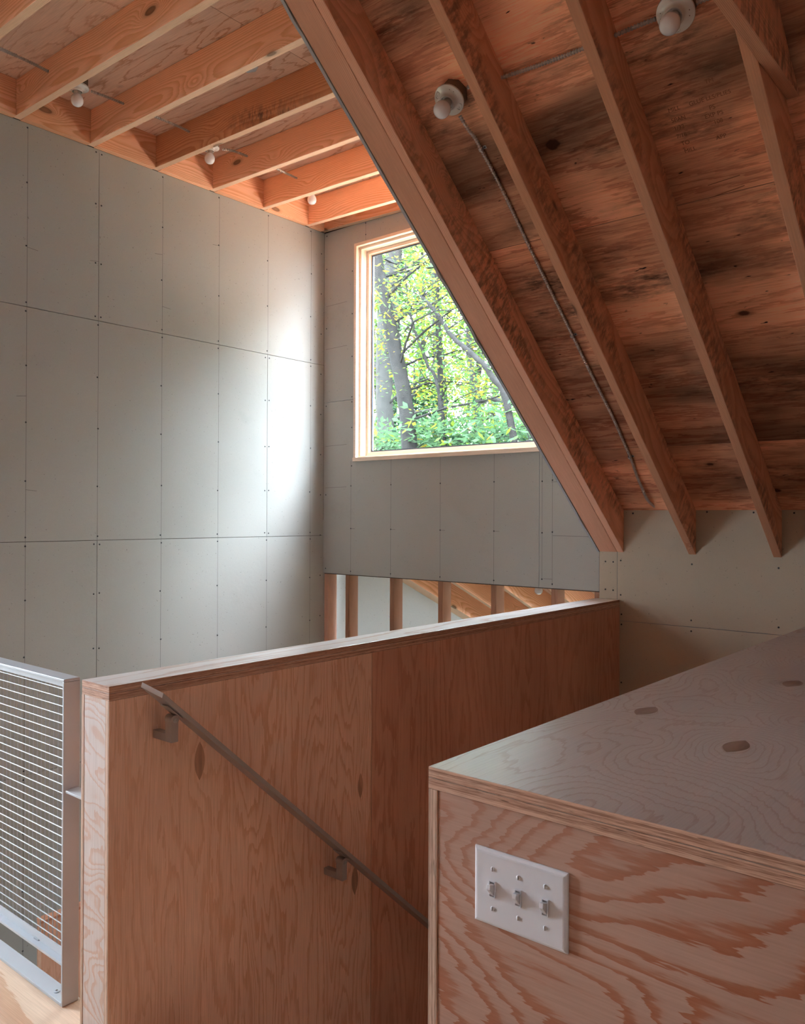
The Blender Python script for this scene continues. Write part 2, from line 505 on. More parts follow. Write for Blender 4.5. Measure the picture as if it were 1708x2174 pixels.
studs_y = [2.0297 - .4064 * k for k in range(6, 0, -1)] + [2.0297, 2.4344, 2.8463, 3.2630, 3.6683, 4.0668]
sc_pts, lines = [], []
for y in studs_y:
    lines.append(((XL, y, ZLOW + .1), (XL, y + .002, 2.03)))
    for z0, z1, js in rows:
        k = max(1, round((z1 - z0) / .30)); st = (z1 - z0) / k
        dbl = any(abs(y - j) < .03 for j in js)
        for i in range(k + 1):
            z = z0 + i * st
            if i == 0: z += .022
            if i == k: z -= .022
            z += rnd.uniform(-.012, .012) if 0 < i < k else 0
            if dbl:
                sc_pts += [(XL, y - .018, z + rnd.uniform(-.005, .005)), (XL, y + .016, z)]
            else: sc_pts.append((XL, y + rnd.uniform(-.004, .004), z))
for z in np.arange(-1.3, 2.0, .29): sc_pts.append((XL, YB - .03, z))
dots('wall_screws', sc_pts, (1, 0, 0), wl)
for y, z in ((2.0297, .62), (2.0297, .13), (2.03, 1.40), (2.846, 1.56), (2.846, 1.25), (2.434, 1.42), (3.263, 1.72)):
    lines.append(((XL, y, z), (XL, y + rnd.choice((-.05, .06)), z - .006)))
ribbons('pencil_marks', lines, (1, 0, 0), wl)

# ---- back wall (window above, open studs below, knee wall to the right)
WX0, WX1, WZ0, WZ1 = -3.962, -2.27, .388, 1.893       # rough opening of the window
wb = empty('wall_back', (0, 0, 0), kind='structure')
TOP = 2.40
def bk(x0, z0, x1, z1): return rect(x0, z0, x1, z1)
solid('wall_core', [bk(XL - .15, -.42, WX0, TOP), bk(WX1, -.42, -2.105, TOP), bk(WX0, WZ1, WX1, TOP), bk(WX0, -.42, WX1, WZ0),
      bk(-2.105, ZLOW, XR, .10)], -.14, -.0135, (0, YB, 0), (1, 0, 0), (0, 0, 1), [M_CORE], wb)
TH = .0125
def bboard(polys, **k):
    return solid('drywall_board', polys, 0, TH, (0, YB + TH, 0), (1, 0, 0), (0, 0, 1), [k.pop('m', M_DRY), M_DRYE], wb, bevel=.0006)
bboard([rect(XL + .001, .817, WX0 - .002, 2.0425), rect(WX0 - .002, WZ1 + .002, -2.108, 2.0425), rect(WX1 + .002, .817, -2.108, WZ1 + .002)])
bboard([rect(XL + .001, -.4135, WX0 - .002, .815), rect(WX0 - .002, -.4135, -2.49, WZ0 - .002), rect(-2.488, -.4135, -2.1075, WZ0 - .002), rect(WX1 + .002, WZ0 - .002, -2.1075, .815)])
bboard([rect(-2.106, -.4513, -2.0005, .06)], m=M_DRYR)
bboard([rect(-1.999, -.564, XR, .0605)], m=M_DRYR)
bboard([rect(-1.999, -1.80, XR, -.566)], m=M_DRYR)
bboard([rect(-1.999, -3.02, XR, -1.802)], m=M_DRYR)
# studs of the open part: 2x4s standing on the lower plate
for x, mt in ((-4.28, M_STUDP), (-4.068, M_STUD), (-3.653, M_STUD), (-3.242, M_STUD), (-2.834, M_STUD), (-2.416, M_STUD), (-2.142, M_STUD)):
    box('stud', (x + .0005, YB + .0135, -1.9), (x + .0385, YB + .1025, -.42), [mt], wb, bevel=.001, grain='z')
box('stud_plate', (XL, YB + .0135, -1.94), (-2.105, YB + .1025, -1.90), [M_STUD], wb, grain='x')
box('wall_beam', (XL, YB + .0, -2.2), (-2.105, YB + .14, -1.945), [M_JOIST], wb, grain='x', bevel=.001)
# pencil lines and screws
L = []
for x in (-4.006, -3.635, -3.217, -2.805): L.append(((x, YB, -.41), (x, YB, .385)))
for x in (-2.47, -2.402): L.append(((x, YB, -.36 if x < -2.45 else -.40), (x, YB, .385)))
for z in (1.20, 1.51, .50, .2): L.append(((XL + .02, YB, z), (-4.05, YB, z + .004)))
L += [((-2.41, YB, .2), (-2.25, YB, .2)), ((-2.40, YB, -.11), (-2.16, YB, -.112)), ((-3.874, YB, 1.9), (-3.874, YB, 2.04)),
      ((-2.40, YB, -.362), (-2.46, YB, -.362))]
for x in (-4.006, -3.635, -3.217, -2.805): L.append(((x, YB, -.0905), (x + .04, YB, -.091)))
ribbons('pencil_marks', L, (0, -1, 0), wb)
P = []
for x in (-4.006, -3.635, -3.217, -2.805, -2.402): P += [(x, YB, z) for z in (-.39, -.09, .21)]
P += [(-2.47, YB, z) for z in (-.365, -.095, .205, .36)]
P += [(-4.0, YB, z) for z in (.35, .62, .80, .835, 1.12, 1.42, 1.72)] + [(-3.874, YB, 1.95), (-3.875, YB, 2.03)]
P += [(-4.255, YB, z) for z in (-.38, .15, .79, 1.35, 1.78, 2.02)]
P += [(-1.9102, YB, .0184), (-1.5129, YB, .026), (-1.285, YB, .0236), (-1.0996, YB, .0214), (-1.5895, YB, -.2426), (-1.169, YB, -.2436),
      (-1.5926, YB, -.5306), (-1.5925, YB, -.5865), (-1.1686, YB, -.5288), (-1.98, YB, -.238), (-1.98, YB, -.425), (-2.07, YB, -.2466), (-2.024, YB, -.2473),
      (-2.07, YB, -.4), (-2.024, YB, -.402), (-.78, YB, -.243), (-.78, YB, -.53), (-.7, YB, .02), (-1.975, YB, -.53), (-1.975, YB, -.585), (-1.975, YB, -.9)]
dots('wall_screws', P, (0, -1, 0), wb)

# ---- lower part beyond the stud wall: end wall with a window, lean-to roof
ylow = 7.2
wf = solid('wall_far', [rect(XL - .15, ZLOW, -4.05, zlean(ylow) + .25), rect(-1.9, ZLOW, XR, zlean(ylow) + .25), rect(-4.05, ZLOW, -1.9, -3.6), rect(-4.05, -1.8, -1.9, zlean(ylow) + .25)],
           -.12, 0, (0, ylow, 0), (1, 0, 0), (0, 0, 1), [M_DRY], None, kind='structure')
wr2 = box('wall_partition', (-2.1, YB + .15, ZLOW), (-1.98, ylow, zlean(ylow) + .2), [M_DRY], kind='structure')
c2 = empty('ceiling_lean_to', (0, 0, 0), kind='structure')
cl_, sl_ = 1 / math.hypot(1, .452), .452 / math.hypot(1, .452)
LL = (7.3 - 4.2) / cl_
for x0, w in ((-4.2795, .13), (-3.744, .038), (-3.324, .038), (-2.905, .038), (-2.487, .038), (-2.16, .038)):
    solid('rafter', rect(.16, 0, LL, .184), 0, w, (x0, YB, zlean(YB)), (0, cl_, -sl_), (0, sl_, cl_), [M_JOIST, M_JEDGE], c2, bevel=.0015)
solid('plywood_sheathing', rect(.14, .186, LL, .204), XL, XR, (0, YB, zlean(YB)), (0, cl_, -sl_), (0, sl_, cl_), [M_DECK], c2)

# ---- right, rear walls and lower storey (outside the picture, they close the house)
def drywall_plane(name, polys, o, ux, uy, m=M_DRY):
    return solid(name, polys, -.12, 0, o, ux, uy, [m], None, kind='structure')
drywall_plane('wall_right', [[(YR, ZLOW), (YB, ZLOW), (YB, .06), (0, 3.53), (YR, .6)]], (XR + .12, 0, 0), (0, 1, 0), (0, 0, 1), M_DRYR)
drywall_plane('wall_rear', [rect(XL - .15, -1.0, -2.1, 2.4), rect(-2.1, -1.0, XR, .7),
                            rect(XL - .15, ZLOW, -4.1, -1.0), rect(-2.1, ZLOW, XR, -1.0), rect(-4.1, ZLOW, -2.1, -3.65), rect(-4.1, -1.85, -2.1, -1.0)],
              (0, YR - .12 + .12, 0), (1, 0, 0), (0, 0, 1))
fl = box('floor', (XL - .1, YR, ZLOW - .05), (XR, ylow + .1, ZLOW), [plain('concrete_floor', (.42, .41, .40), .6, .3, scale=2)], kind='structure')

# upper floor deck: open to the left void and over the stair
fu = empty('floor_upper', (0, 0, 0), kind='structure')
for r_ in (rect(XL, -1.0, -1.985, 1.245), rect(-1.985, -1.0, -.8369, 1.20), rect(-.8369, -1.0, XR, 1.0), rect(-.8369, 1.0, XR, YB - .002), rect(XL, YR, XR, -1.002)):
    solid('floor_panel', r_, -.0185, 0, (0, 0, ZF), (1, 0, 0), (0, 1, 0), [M_FLOOR, M_EDGE], fu)
for x in np.arange(-4.2, -2.2, .4064):
    box('floor_joist', (x, YR, ZF - .205), (x + .038, 1.20, ZF - .0195), [M_JOIST], fu, grain='y')
box('rim_joist', (XL, 1.205, ZF - .205), (-2.125, 1.243, ZF - .0195), [M_JOIST], fu, grain='x')
box('floor_beam', (-2.1, 1.3, ZF - .26), (-2.0, YB, ZF - .02), [M_JOIST], fu, grain='y')

# ================================================================== DORMER CEILING
cd = empty('ceiling', (0, 0, 0), kind='structure')
TJ = .0265                                  # the joists rise very slightly towards the left wall
def zc(x): return ZC - TJ * (x - XL)
uj = Vector((1, 0, -TJ)).normalized(); uk = Vector((TJ, 0, 1)).normalized()
JY = [4.005 - .4105 * k for k in range(0, 18)]   # near face of each joist
for i, y in enumerate(JY):
    mats = [M_JOISTST, M_JEDGE] if i == 3 else [M_JOIST, M_JEDGE]
    k = {}
    if i == 3: k['label'] = 'joist with black mould stains'
    # local z = thickness along +Y needs (ux, uy) with uz=+-Y
    solid('joist', rect(0, 0, 2.14 if y > 1.45 else 2.21, .186), 0, .038, (XL + .001, y + .038, zc(XL + .001)), uj, uk, mats, cd, bevel=.0025, **k)
# blocking between joists on the left wall, rim against the back wall
ys = [YB - .0395] + JY
for a, b in zip(ys[:-1], ys[1:]):
    y1, y0 = a, b + .038
    if y1 - y0 > .03 and y0 > YR:
        box('blocking', (XL + .001, y0 + .0003, ZC - .003), (XL + .039, y1 - .0003, ZC + .186), [M_JOIST], cd, bevel=.0015, grain='yz')
solid('rim_joist', rect(0, 0, 2.14, .186), 0, .038, (XL + .0015, YB - .001, zc(XL + .0015)), uj, uk, [M_JOIST, M_JEDGE], cd, bevel=.002)
yy = [YR - .1, -1.6, -.38, .84, 2.06, 3.28, YB + .1]
for a, b in zip(yy[:-1], yy[1:]):
    off = 1.05 if int((a + 9) * 10) % 2 else 1.35
    for x0, x1 in ((-.1, off), (off + .002, 2.35)):
        solid('plywood_panel', rect(x0, a + .001, x1, b - .001), 0, .015, (XL, 0, zc(XL) + .1875), uj, (0, 1, 0), [M_DECK, M_EDGE], cd)

# ================================================================== SLOPED ROOF
cs = empty('ceiling_sloped', (0, 0, 0), kind='structure')
UX = (0, CS, -SN); UYs = (0, SN, CS)
YTOP = 0.0
LEN = (YB - YTOP) / CS
# origin of each rafter at its lower front corner (YB, zr(YB)); local x runs up the slope (negative y)
UXu = (0, -CS, SN); UYu = (0, SN, CS)           # uz = UXu x UYu = (-1,0,0)
def rafter(x0, x1, m0, m1, name='rafter', **k):
    # plumb cut at the wall
    poly = [(0.0, 0), (LEN, 0), (LEN - .15, .176), (.147, .176)]
    # bottom corner at the wall is plumb: x shift so that local (s, h) with y<=YB
    return solid(name, poly, -x1, -x0, (0, YB - .0, zr(YB)), UXu, UYu, [m0, m1], cs, bevel=.0025, **k)
rafter(-2.1050, -2.0005, M_RAFT, M_DBL, label='wider left ply of the doubled edge rafter')
rafter(-1.9995, -1.9621, M_RAFT, M_DBL)
rafter(-1.6060, -1.5677, M_RAFT, M_RAFTE)
rafter(-1.1927, -1.1540, M_RAFT, M_RAFTE)
rafter(-.7694, -.7310, M_RAFT, M_RAFTE)
for k in range(1, 8):
    rafter(-.7694 + .4064 * k, -.7310 + .4064 * k, M_RAFT, M_RAFTE)
# far slope behind the camera
for k in range(0, 12):
    x0 = -2.0 + .4064 * k
    solid('rafter', [(0, 0), ((-YR) / CS, 0), ((-YR) / CS, .176), (.15, .176)], x0, x0 + .038, (0, 0, zr(0)), (0, -CS, -SN), (0, -SN, CS), [M_RAFT, M_RAFTE], cs)
# collar tie on the right of the fourth rafter
yt = 2.70; zt = 1.287
y2 = YB - (zt + .193 - DV) / S           # where the bottom edge would meet the sheathing
solid('collar_tie', [(-2.0, 0), (yt, 0), (YB - (zt + .08 + .193 - DV) / S - .01, .08), (YB - (zt + .184 + .193 - DV) / S - .01, .184), (-2.0, .184)], 0, .0385,
      (-.7305, 0, zt), (0, 1, 0), (0, 0, 1), [M_RAFT, M_RAFTE], cs, bevel=.002, label='horizontal tie nailed to the side of a rafter')
solid('collar_tie', [(-2.0, 0), (yt, 0), (YB - (zt + .08 + .193 - DV) / S - .01, .08), (YB - (zt + .184 + .193 - DV) / S - .01, .184), (-2.0, .184)], 0, .0385,
      (-.7305 + .8128, 0, zt), (0, 1, 0), (0, 0, 1), [M_RAFT, M_RAFTE], cs, bevel=.002)
# sheathing panels, grain across the rafters (local x = world x)
hs = .1755
bounds = [0.06, .62, 1.84, 3.06, 4.28, LEN + .0]
for i, (a, b) in enumerate(zip(bounds[:-1], bounds[1:])):
    xs = [-2.14, -.40, 2.0, XR] if i % 2 else [-2.14, -1.19, 1.24, XR]
    for x0, x1 in zip(xs[:-1], xs[1:]):
        # uz = normal away from room
        solid('plywood_panel', rect(x0 + .001, -b + .001, x1 - .001, -a - .001), 0, .0155, tuple(Vector((0, YB, zr(YB))) + Vector(UYu) * hs), (1, 0, 0), (0, CS, -SN), [M_SHEATH, M_EDGE], cs)
solid('plywood_panel', rect(-2.14, -(-YR) / CS - .2, XR, 0), 0, .0155, (0, 0, zr(0) + DV), (1, 0, 0), (0, CS, SN), [M_SHEATH, M_EDGE], cs)
solid('light_leak_backing', rect(-2.2, -LEN - .1, XR + .1, -.03), .0165, .03, tuple(Vector((0, YB, zr(YB))) + Vector(UYu) * hs), (1, 0, 0), (0, CS, -SN), [M_CORE], cs)  # added unseen sheet that blocks daylight leaking through the panel joints
box('light_leak_backing', (XL - .1, YR - .1, 2.27), (-2.0, YB + .1, 2.29), [M_CORE], cd)  # same added light block above the dormer panels
# plate strip between rafters on top of the knee wall
xb = [-1.9611, -1.607, -1.5667, -1.1937, -1.153, -.7704, -.730, -.365, -.32, .04, .085, .445, .49, 2.5]
for x0, x1 in zip(xb[0::2], xb[1::2]):
    box('blocking', (x0, YB - .012, .062), (x1, YB + .03, .115), [M_RAFT], cs, grain='x')
# dormer cheek wall
wc = empty('wall_cheek', (0, 0, 0), kind='structure')
ck = [(YB - .001, zr(YB) - .004)]
ycut = YB - (2.0 + .193) / S
ck = [(YB - .001, zr(YB) - .003), (YB - .001, 2.0), (ycut, 2.0)]
rr = random.Random(3)
n = 60
for i in range(1, n):
    y = ycut + (YB - ycut) * i / n
    ck.append((y, zr(y) - .004 - (.010 * rr.random() if rr.random() < .22 else .0) + rr.uniform(-.0015, .0015)))
solid('drywall_board', ck, -.0125, 0, (-2.1065, 0, 0), (0, 1, 0), (0, 0, 1), [M_DRY, M_DRYE], wc)
solid('wall_core', [(YB, zr(YB) + .24), (YB, 2.24), (ycut + .3, 2.24), (ycut + .3, zr(ycut + .3) + .24)], -.09, 0, (-2.015, 0, 0), (0, 1, 0), (0, 0, 1), [M_CORE], wc)
solid('wall_core', [(1.75, 2.06), (0, 3.52), (YR, 2.06)], -.09, 0, (-2.015, 0, 0), (0, 1, 0), (0, 0, 1), [M_DRY], wc)
solid('rim_joist', rect(YR, 2.0, ycut, 2.2), -.038, 0, (-2.067, 0, 0), (0, 1, 0), (0, 0, 1), [M_JOIST], wc)

# ================================================================== WINDOW
w1 = empty('window_1', (-3.1, YB, 1.1), kind='structure')
def ring(name, prof, x0, z0, x1, z1, mats, parent, **k):
    """profile of (inset, y) swept round a rectangle in the XZ plane"""
    v, f = [], []
    m = len(prof)
    for (sx, sz, cx, cz) in ((1, 1, x0, z0), (-1, 1, x1, z0), (-1, -1, x1, z1), (1, -1, x0, z1)):
        for i, y in prof: v.append((cx + sx * i, y, cz + sz * i))
    for c in range(4):
        d = (c + 1) % 4
        for a in range(m):
            b = (a + 1) % m
            f.append([c * m + a, d * m + a, d * m + b, c * m + b])
    return mesh_of(name, v, f, mats, mat4((0, 0, 0)), parent, **k)
X0, X1, Z0, Z1 = -3.971, -2.262, .3795, 1.9015
ring('casing', [(0, 4.185), (.0213, 4.185), (.0213, 4.2186), (.0385, 4.2186), (.0385, 4.2481), (.041, 4.2481), (.041, 4.30), (.041, 4.34), (0.009, 4.34), (0.009, 4.199), (0, 4.199)], X0, Z0, X1, Z1, [M_WIN], w1, bevel=.001)
ring('sash', [(.0412, 4.2725), (.0641, 4.2725), (.0641, 4.2936), (.0700, 4.2936), (.0700, 4.32), (.0412, 4.32)], X0, Z0, X1, Z1, [M_WIN], w1, bevel=.0008)
ring('gasket', [(.0641, 4.2938), (.0641, 4.2942), (.0775, 4.2942), (.0775, 4.305), (.0702, 4.305), (.0702, 4.2938)], X0, Z0, X1, Z1, [M_SPACER], w1)
box('window_pane', (X0 + .076, 4.300, Z0 + .076), (X1 - .076, 4.302, Z1 - .076), [M_GLASS], w1)
box('sill_board', (X0 - .001, 4.178, Z0 - .0005), (X1 + .002, 4.186, Z0 + .026), [M_WIN], w1, bevel=.001)
# the other windows (out of view) that light the place
def simple_window(name, x0, z0, x1, z1, y, d):
    e = empty(name, ((x0 + x1) / 2, y, z0), kind='structure')
    ring('frame', [(0, y), (.05, y), (.05, y + d * .09), (0, y + d * .09)], x0, z0, x1, z1, [M_WIN], e)
    box('mullion', ((x0 + x1) / 2 - .025, min(y, y + d * .06), z0 + .05), ((x0 + x1) / 2 + .025, max(y, y + d * .06), z1 - .05), [M_WIN], e)
    box('window_pane', (x0 + .05, y + d * .04, z0 + .05), (x1 - .05, y + d * .043, z1 - .05), [M_GLASS], e)
w2 = empty('window_2', (XL, .2, -.85), kind='structure')
for nm, y0, z0, y1, z1 in (('frame', -.125, -.85, -.075, 1.05), ('frame', .475, -.85, .525, 1.05), ('frame', -.075, -.85, .475, -.8), ('frame', -.075, 1.0, .475, 1.05)):
    box(nm, (XL - .10, y0, z0), (XL + .01, y1, z1), [M_WIN], w2)
box('window_pane', (XL - .06, -.075, -.8), (XL - .057, .475, 1.0), [M_GLASS], w2)
simple_window('window_3', -4.05, -3.6, -1.9, -1.8, ylow + .01, 1)
simple_window('window_4', -4.1, -3.65, -2.1, -1.85, YR - .01, -1)

# ================================================================== PLYWOOD GUARD WALL
WXR, WXL_, WY0, WZT = -1.985, -2.124, 1.166, -.4515
hw = empty('guard_wall', (-2.055, WY0, ZF), label='long waist-high plywood guard wall with a thick laminated cap beside the stair', cat='half wall')
capm = plywood('cap_face_sheen', (.86, .80, .77), (.70, .54, .46), n=22, thin=True, along=.5, across=3.0, jag=.5, rough=.24, spec=.8)  # pale tone paints in the sheen reflected from the bright wall
# cap: two sheets
for z0, z1 in ((WZT - .0385, WZT - .0193), (WZT - .0191, WZT)):
    box('cap_board', (WXL_, WY0, z0), (WXR, YB - .002, z1), [capm, M_EDGE], hw, bevel=.0012, grain='yx')
M_SIDE1 = plywood('guard_panel_light', (.56, .33, .215), (.44, .20, .10), n=10, along=.55, across=2.2, jag=.6, rough=.5,
                  plugs=[(.8515 - .0, 0.0, .001, .001)], fuzz=.6)
def vpanel(name, y0, y1, z0, z1, x0, x1, mats, parent, **k):
    """vertical sheet in a YZ plane, grain vertical (local x = up, local y = +Y... thickness = local z)"""
    c = ((x0 + x1) / 2, (y0 + y1) / 2, (z0 + z1) / 2)
    a, b = (z1 - z0) / 2, (y1 - y0) / 2
    return solid(name, rect(-a, -b, a, b), -(x1 - x0) / 2, (x1 - x0) / 2, c, (0, 0, 1), (0, 1, 0), mats, parent, **k)
PZ0 = -3.0
ZT2 = WZT - .039
pc = ((PZ0 + ZT2) / 2, (WY0 + 2.1937) / 2)
plugs = [( -.711 - pc[0], 1.4538 - pc[1], .056, .018), (-.9516 - pc[0], 2.1365 - pc[1], .045, .0135), (-1.275 - pc[0], 2.1095 - pc[1], .052, .0165)]
M_SIDE1 = plywood('guard_panel_light', (.80, .50, .36), (.68, .36, .22), n=20, along=.9, across=6.0, jag=1.2, plugs=plugs, fuzz=.6)
M_SIDE2 = plywood('guard_panel_red', (.62, .31, .20), (.50, .215, .125), n=12, along=.8, across=5.0, jag=1.2, fuzz=.5)
M_PALE = plywood('pale_face_ply', (.60, .50, .45), (.56, .33, .23), n=15, along=6.5, across=3.0, jag=.5)
vpanel('side_panel', WY0, 2.1930, PZ0, ZT2, WXR - .0185, WXR, [M_SIDE1, M_EDGEL], hw, bevel=.0008)
vpanel('side_panel', 2.1944, 3.415, PZ0, ZT2, WXR - .0185, WXR, [M_SIDE2, M_EDGEL], hw, label='redder plywood sheet further along the stair')
vpanel('side_panel', 3.4162, YB - .002, PZ0, ZT2, WXR - .0185, WXR, [M_SIDE2, M_EDGEL], hw)
vpanel('side_panel', WY0, 2.386, ZF + .001, ZT2, WXL_, WXL_ + .012, [M_SIDE2, M_EDGEL], hw)
vpanel('side_panel', 2.388, YB - .002, ZF + .001, ZT2, WXL_, WXL_ + .012, [M_PALE, M_EDGEL], hw)
box('end_panel', (WXL_ + .0125, WY0 + .001, ZF + .001), (WXR - .019, WY0 + .019, ZT2), [M_PALE, M_EDGEL], hw, grain='zx', bevel=.0006)
box('wall_frame', (WXL_ + .013, WY0 + .03, ZF - .02), (WXR - .02, WY0 + .07, ZT2), [M_STUD], hw, grain='z')

# ================================================================== PLYWOOD COUNTER (box over the stair head)
BX0, BY0, BZT = -.8369, 1.0636, -.4096
pc_ = empty('plywood_counter', (.2, BY0, ZF), label='large plywood box counter with wild-grained top in the right foreground', cat='counter')
# top plugs measured on the top surface
def top_pt(px, py):
    p = on_z(px, py, BZT); return p
tcx, tcy = (BX0 + 1.6) / 2, (BY0 + YB - .003) / 2
tp = []
for qx, qy, rx, ry in ((-.493, 1.516, .050, .021), (-.728, 1.668, .048, .021), (-.573, 2.178, .052, .022), (.25, 2.9, .05, .022)):
    tp.append((qy - tcy, -(qx - tcx), rx, ry))
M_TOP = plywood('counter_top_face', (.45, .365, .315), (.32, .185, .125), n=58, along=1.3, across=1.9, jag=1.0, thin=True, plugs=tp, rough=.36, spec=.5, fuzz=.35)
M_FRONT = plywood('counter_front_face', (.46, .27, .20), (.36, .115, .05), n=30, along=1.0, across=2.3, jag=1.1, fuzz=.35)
a, b = 1.6 - BX0, YB - .003 - BY0
# two sheets of the top, upper one carries the face veneer
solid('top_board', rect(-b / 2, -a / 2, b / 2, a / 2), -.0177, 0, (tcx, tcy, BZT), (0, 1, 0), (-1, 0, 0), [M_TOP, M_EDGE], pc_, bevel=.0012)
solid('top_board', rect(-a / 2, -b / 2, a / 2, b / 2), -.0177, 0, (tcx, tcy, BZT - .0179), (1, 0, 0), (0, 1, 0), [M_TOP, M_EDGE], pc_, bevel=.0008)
ZB = BZT - .0362
vpanel('side_panel', BY0 + .0005, YB - .003, -2.2, ZB, BX0, BX0 + .0175, [M_SIDE1, M_EDGEL], pc_, bevel=.0008)
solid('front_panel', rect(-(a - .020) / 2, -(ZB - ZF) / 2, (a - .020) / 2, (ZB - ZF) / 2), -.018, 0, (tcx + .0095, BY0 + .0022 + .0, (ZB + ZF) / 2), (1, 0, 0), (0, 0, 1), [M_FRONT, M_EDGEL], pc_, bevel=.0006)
box('side_panel', (1.582, BY0 + .003, ZF), (1.5995, YB - .003, ZB), [M_FRONT], pc_)

# ================================================================== SWITCH PLATE
sp0 = on_y(1008.5, 1792, BY0); sp1 = on_y(1206, 1855, BY0); sp2 = on_y(1007.5, 1950.2, BY0)
px0, px1, pz1, pz0 = sp0[0], sp1[0], sp0[2], sp2[2]
yf = BY0 + .0022 - .018 + .018
yf = BY0 + .0022 - .0
# front panel face: solid's local z = ux x uz = (1,0,0)x(0,0,1) = (0,-1,0): faces the camera at y0 - z1
yf = BY0 + .0022
sw = empty('switch_plate', ((px0 + px1) / 2, yf, (pz0 + pz1) / 2), label='white three-gang toggle switch plate on the counter front', cat='light switch')
cx, cz = (px0 + px1) / 2, (pz0 + pz1) / 2
hw_, hh_ = (px1 - px0) / 2, (pz1 - pz0) / 2
def frustum(w, h, w2, h2, d):
    v = [(-w, 0, -h), (w, 0, -h), (w, 0, h), (-w, 0, h), (-w2, -d, -h2), (w2, -d, -h2), (w2, -d, h2), (-w2, -d, h2)]
    f = [[3, 2, 1, 0], [4, 5, 6, 7], [0, 1, 5, 4], [1, 2, 6, 5], [2, 3, 7, 6], [3, 0, 4, 7]]
    return v, f
v, f = [], []
for (w, h, y) in ((hw_, hh_, 0), (hw_, hh_, -.0022), (hw_ - .0012, hh_ - .0012, -.0042), (hw_ - .0045, hh_ - .0045, -.0058), (hw_ - .007, hh_ - .007, -.0062)):
    v += [(-w, y, -h), (w, y, -h), (w, y, h), (-w, y, h)]
for k in range(4):
    for i in range(4):
        j = (i + 1) % 4; f.append([k * 4 + i, k * 4 + j, k * 4 + 4 + j, k * 4 + 4 + i])
f.append([16, 17, 18, 19]); f.append([3, 2, 1, 0])
mesh_of('cover_plate', v, f, [M_WHITE], mat4((cx, yf, cz)), sw, bevel=.0006)
M_WELL = plain('switch_well', (.42, .40, .42), .5, .3)
for k in (-1, 0, 1):
    gx = cx + k * .046
    # recessed collar round the toggle
    v, f = [], []
    for (x0, x1, z0, z1) in ((-.0055, -.0042, -.0125, .0125), (.0042, .0055, -.0125, .0125), (-.0042, .0042, .0112, .0125), (-.0042, .0042, -.0125, -.0112)):
        b0 = len(v)
        v += [(x0, -.0055, z0), (x1, -.0055, z0), (x1, -.0055, z1), (x0, -.0055, z1), (x0, -.0088, z0), (x1, -.0088, z0), (x1, -.0088, z1), (x0, -.0088, z1)]
        f += [[b0 + q for q in r_] for r_ in ([3, 2, 1, 0], [4, 5, 6, 7], [0, 1, 5, 4], [1, 2, 6, 5], [2, 3, 7, 6], [3, 0, 4, 7])]
    tc_ = mesh_of('toggle_collar', v, f, [M_WHITE], mat4((gx, yf, cz)), sw)
    # well (dark) and lever tilted upwards
    v = [(-.0042, -.0064, -.0112), (.0042, -.0064, -.0112), (.0042, -.0064, .0112), (-.0042, -.0064, .0112)]
    mesh_of('toggle_well', v, [[0, 1, 2, 3]], [M_WELL], mat4((gx, yf, cz)), tc_)
    v = [(-.0037, -.0060, -.0108), (.0037, -.0060, -.0108), (.0037, -.0060, .0075), (-.0037, -.0060, .0075),
         (-.0036, -.0085, -.0085), (.0036, -.0085, -.0085), (.0034, -.0185, .0025), (-.0034, -.0185, .0025), (.0034, -.0175, .0105), (-.0034, -.0175, .0105)]
    f = [[3, 2, 1, 0], [0, 1, 5, 4], [4, 5, 6, 7], [7, 6, 8, 9], [9, 8, 2, 3], [1, 2, 8, 6, 5], [0, 4, 7, 9, 3]]
    mesh_of('toggle_lever', v, f, [M_WHITE], mat4((gx, yf, cz)), tc_, bevel=.0008)
    for s in (-1, 1):
        M = mat4((gx, yf - .0055, cz + s * .0302), (1, 0, 0), (0, 0, 1))
        o_ = lathe('screw', [(.0036, -.001), (.0036, .0012), (.0026, .0020), (.0004, .0022)], 16, M, [M_WHITE], sw)
        box('screw_slot', (gx - .0005, yf - .0080, cz + s * .0302 - .0032), (gx + .0005, yf - .0076, cz + s * .0302 + .0032), [M_BOXD], o_)

# ================================================================== METAL RAILING
RY0, RY1 = 1.187, 1.237
RXR = -2.262
rl = empty('metal_railing', (-3.2, 1.21, ZF), label='light grey steel railing with welded wire mesh beside the plywood wall', cat='railing')
RXL = XL + .002
zt_ = -.4725
box('top_rail', (RXL, RY0, zt_ - .008), (RXR, RY1, zt_), [M_PAINT], rl, bevel=.0015)
box('post', (RXR - .008, RY0, ZF + .001), (RXR, RY1, zt_ - .0085), [M_PAINT], rl, bevel=.0015)
box('base_plate', (RXL, RY0, ZF + .0005), (RXR - .0085, RY1, ZF + .010), [M_PAINT], rl, bevel=.0015)
box('mesh_frame_top', (RXL, RY0 + .022, zt_ - .030), (RXR - .0085, RY0 + .026, zt_ - .0085), [M_PAINT], rl)
zl0 = -1.287
box('lower_rail', (RXL, RY0 + .002, zl0 - .008), (RXR - .0085, RY1 - .003, zl0), [M_PAINT], rl, bevel=.001)
box('mesh_frame_bottom', (RXL, RY0 + .022, zl0 + .0002), (RXR - .0085, RY0 + .026, zl0 + .024), [M_PAINT], rl)
v, f = [], []
zz = zt_ - .040
P_ = .0255
while zz > zl0 + .02:
    a_, b_ = tube_mesh([(RXL, RY0 + .030, zz), (RXR - .0075, RY0 + .030, zz)], .0016, 6); n0 = len(v); v += a_; f += [[n0 + q for q in r_] for r_ in b_]
    zz -= P_
mesh_of('horizontal_wires', v, f, [M_PAINT], mat4((0, 0, 0)), rl, kind='stuff')
v, f = [], []
xx = RXR - .0195
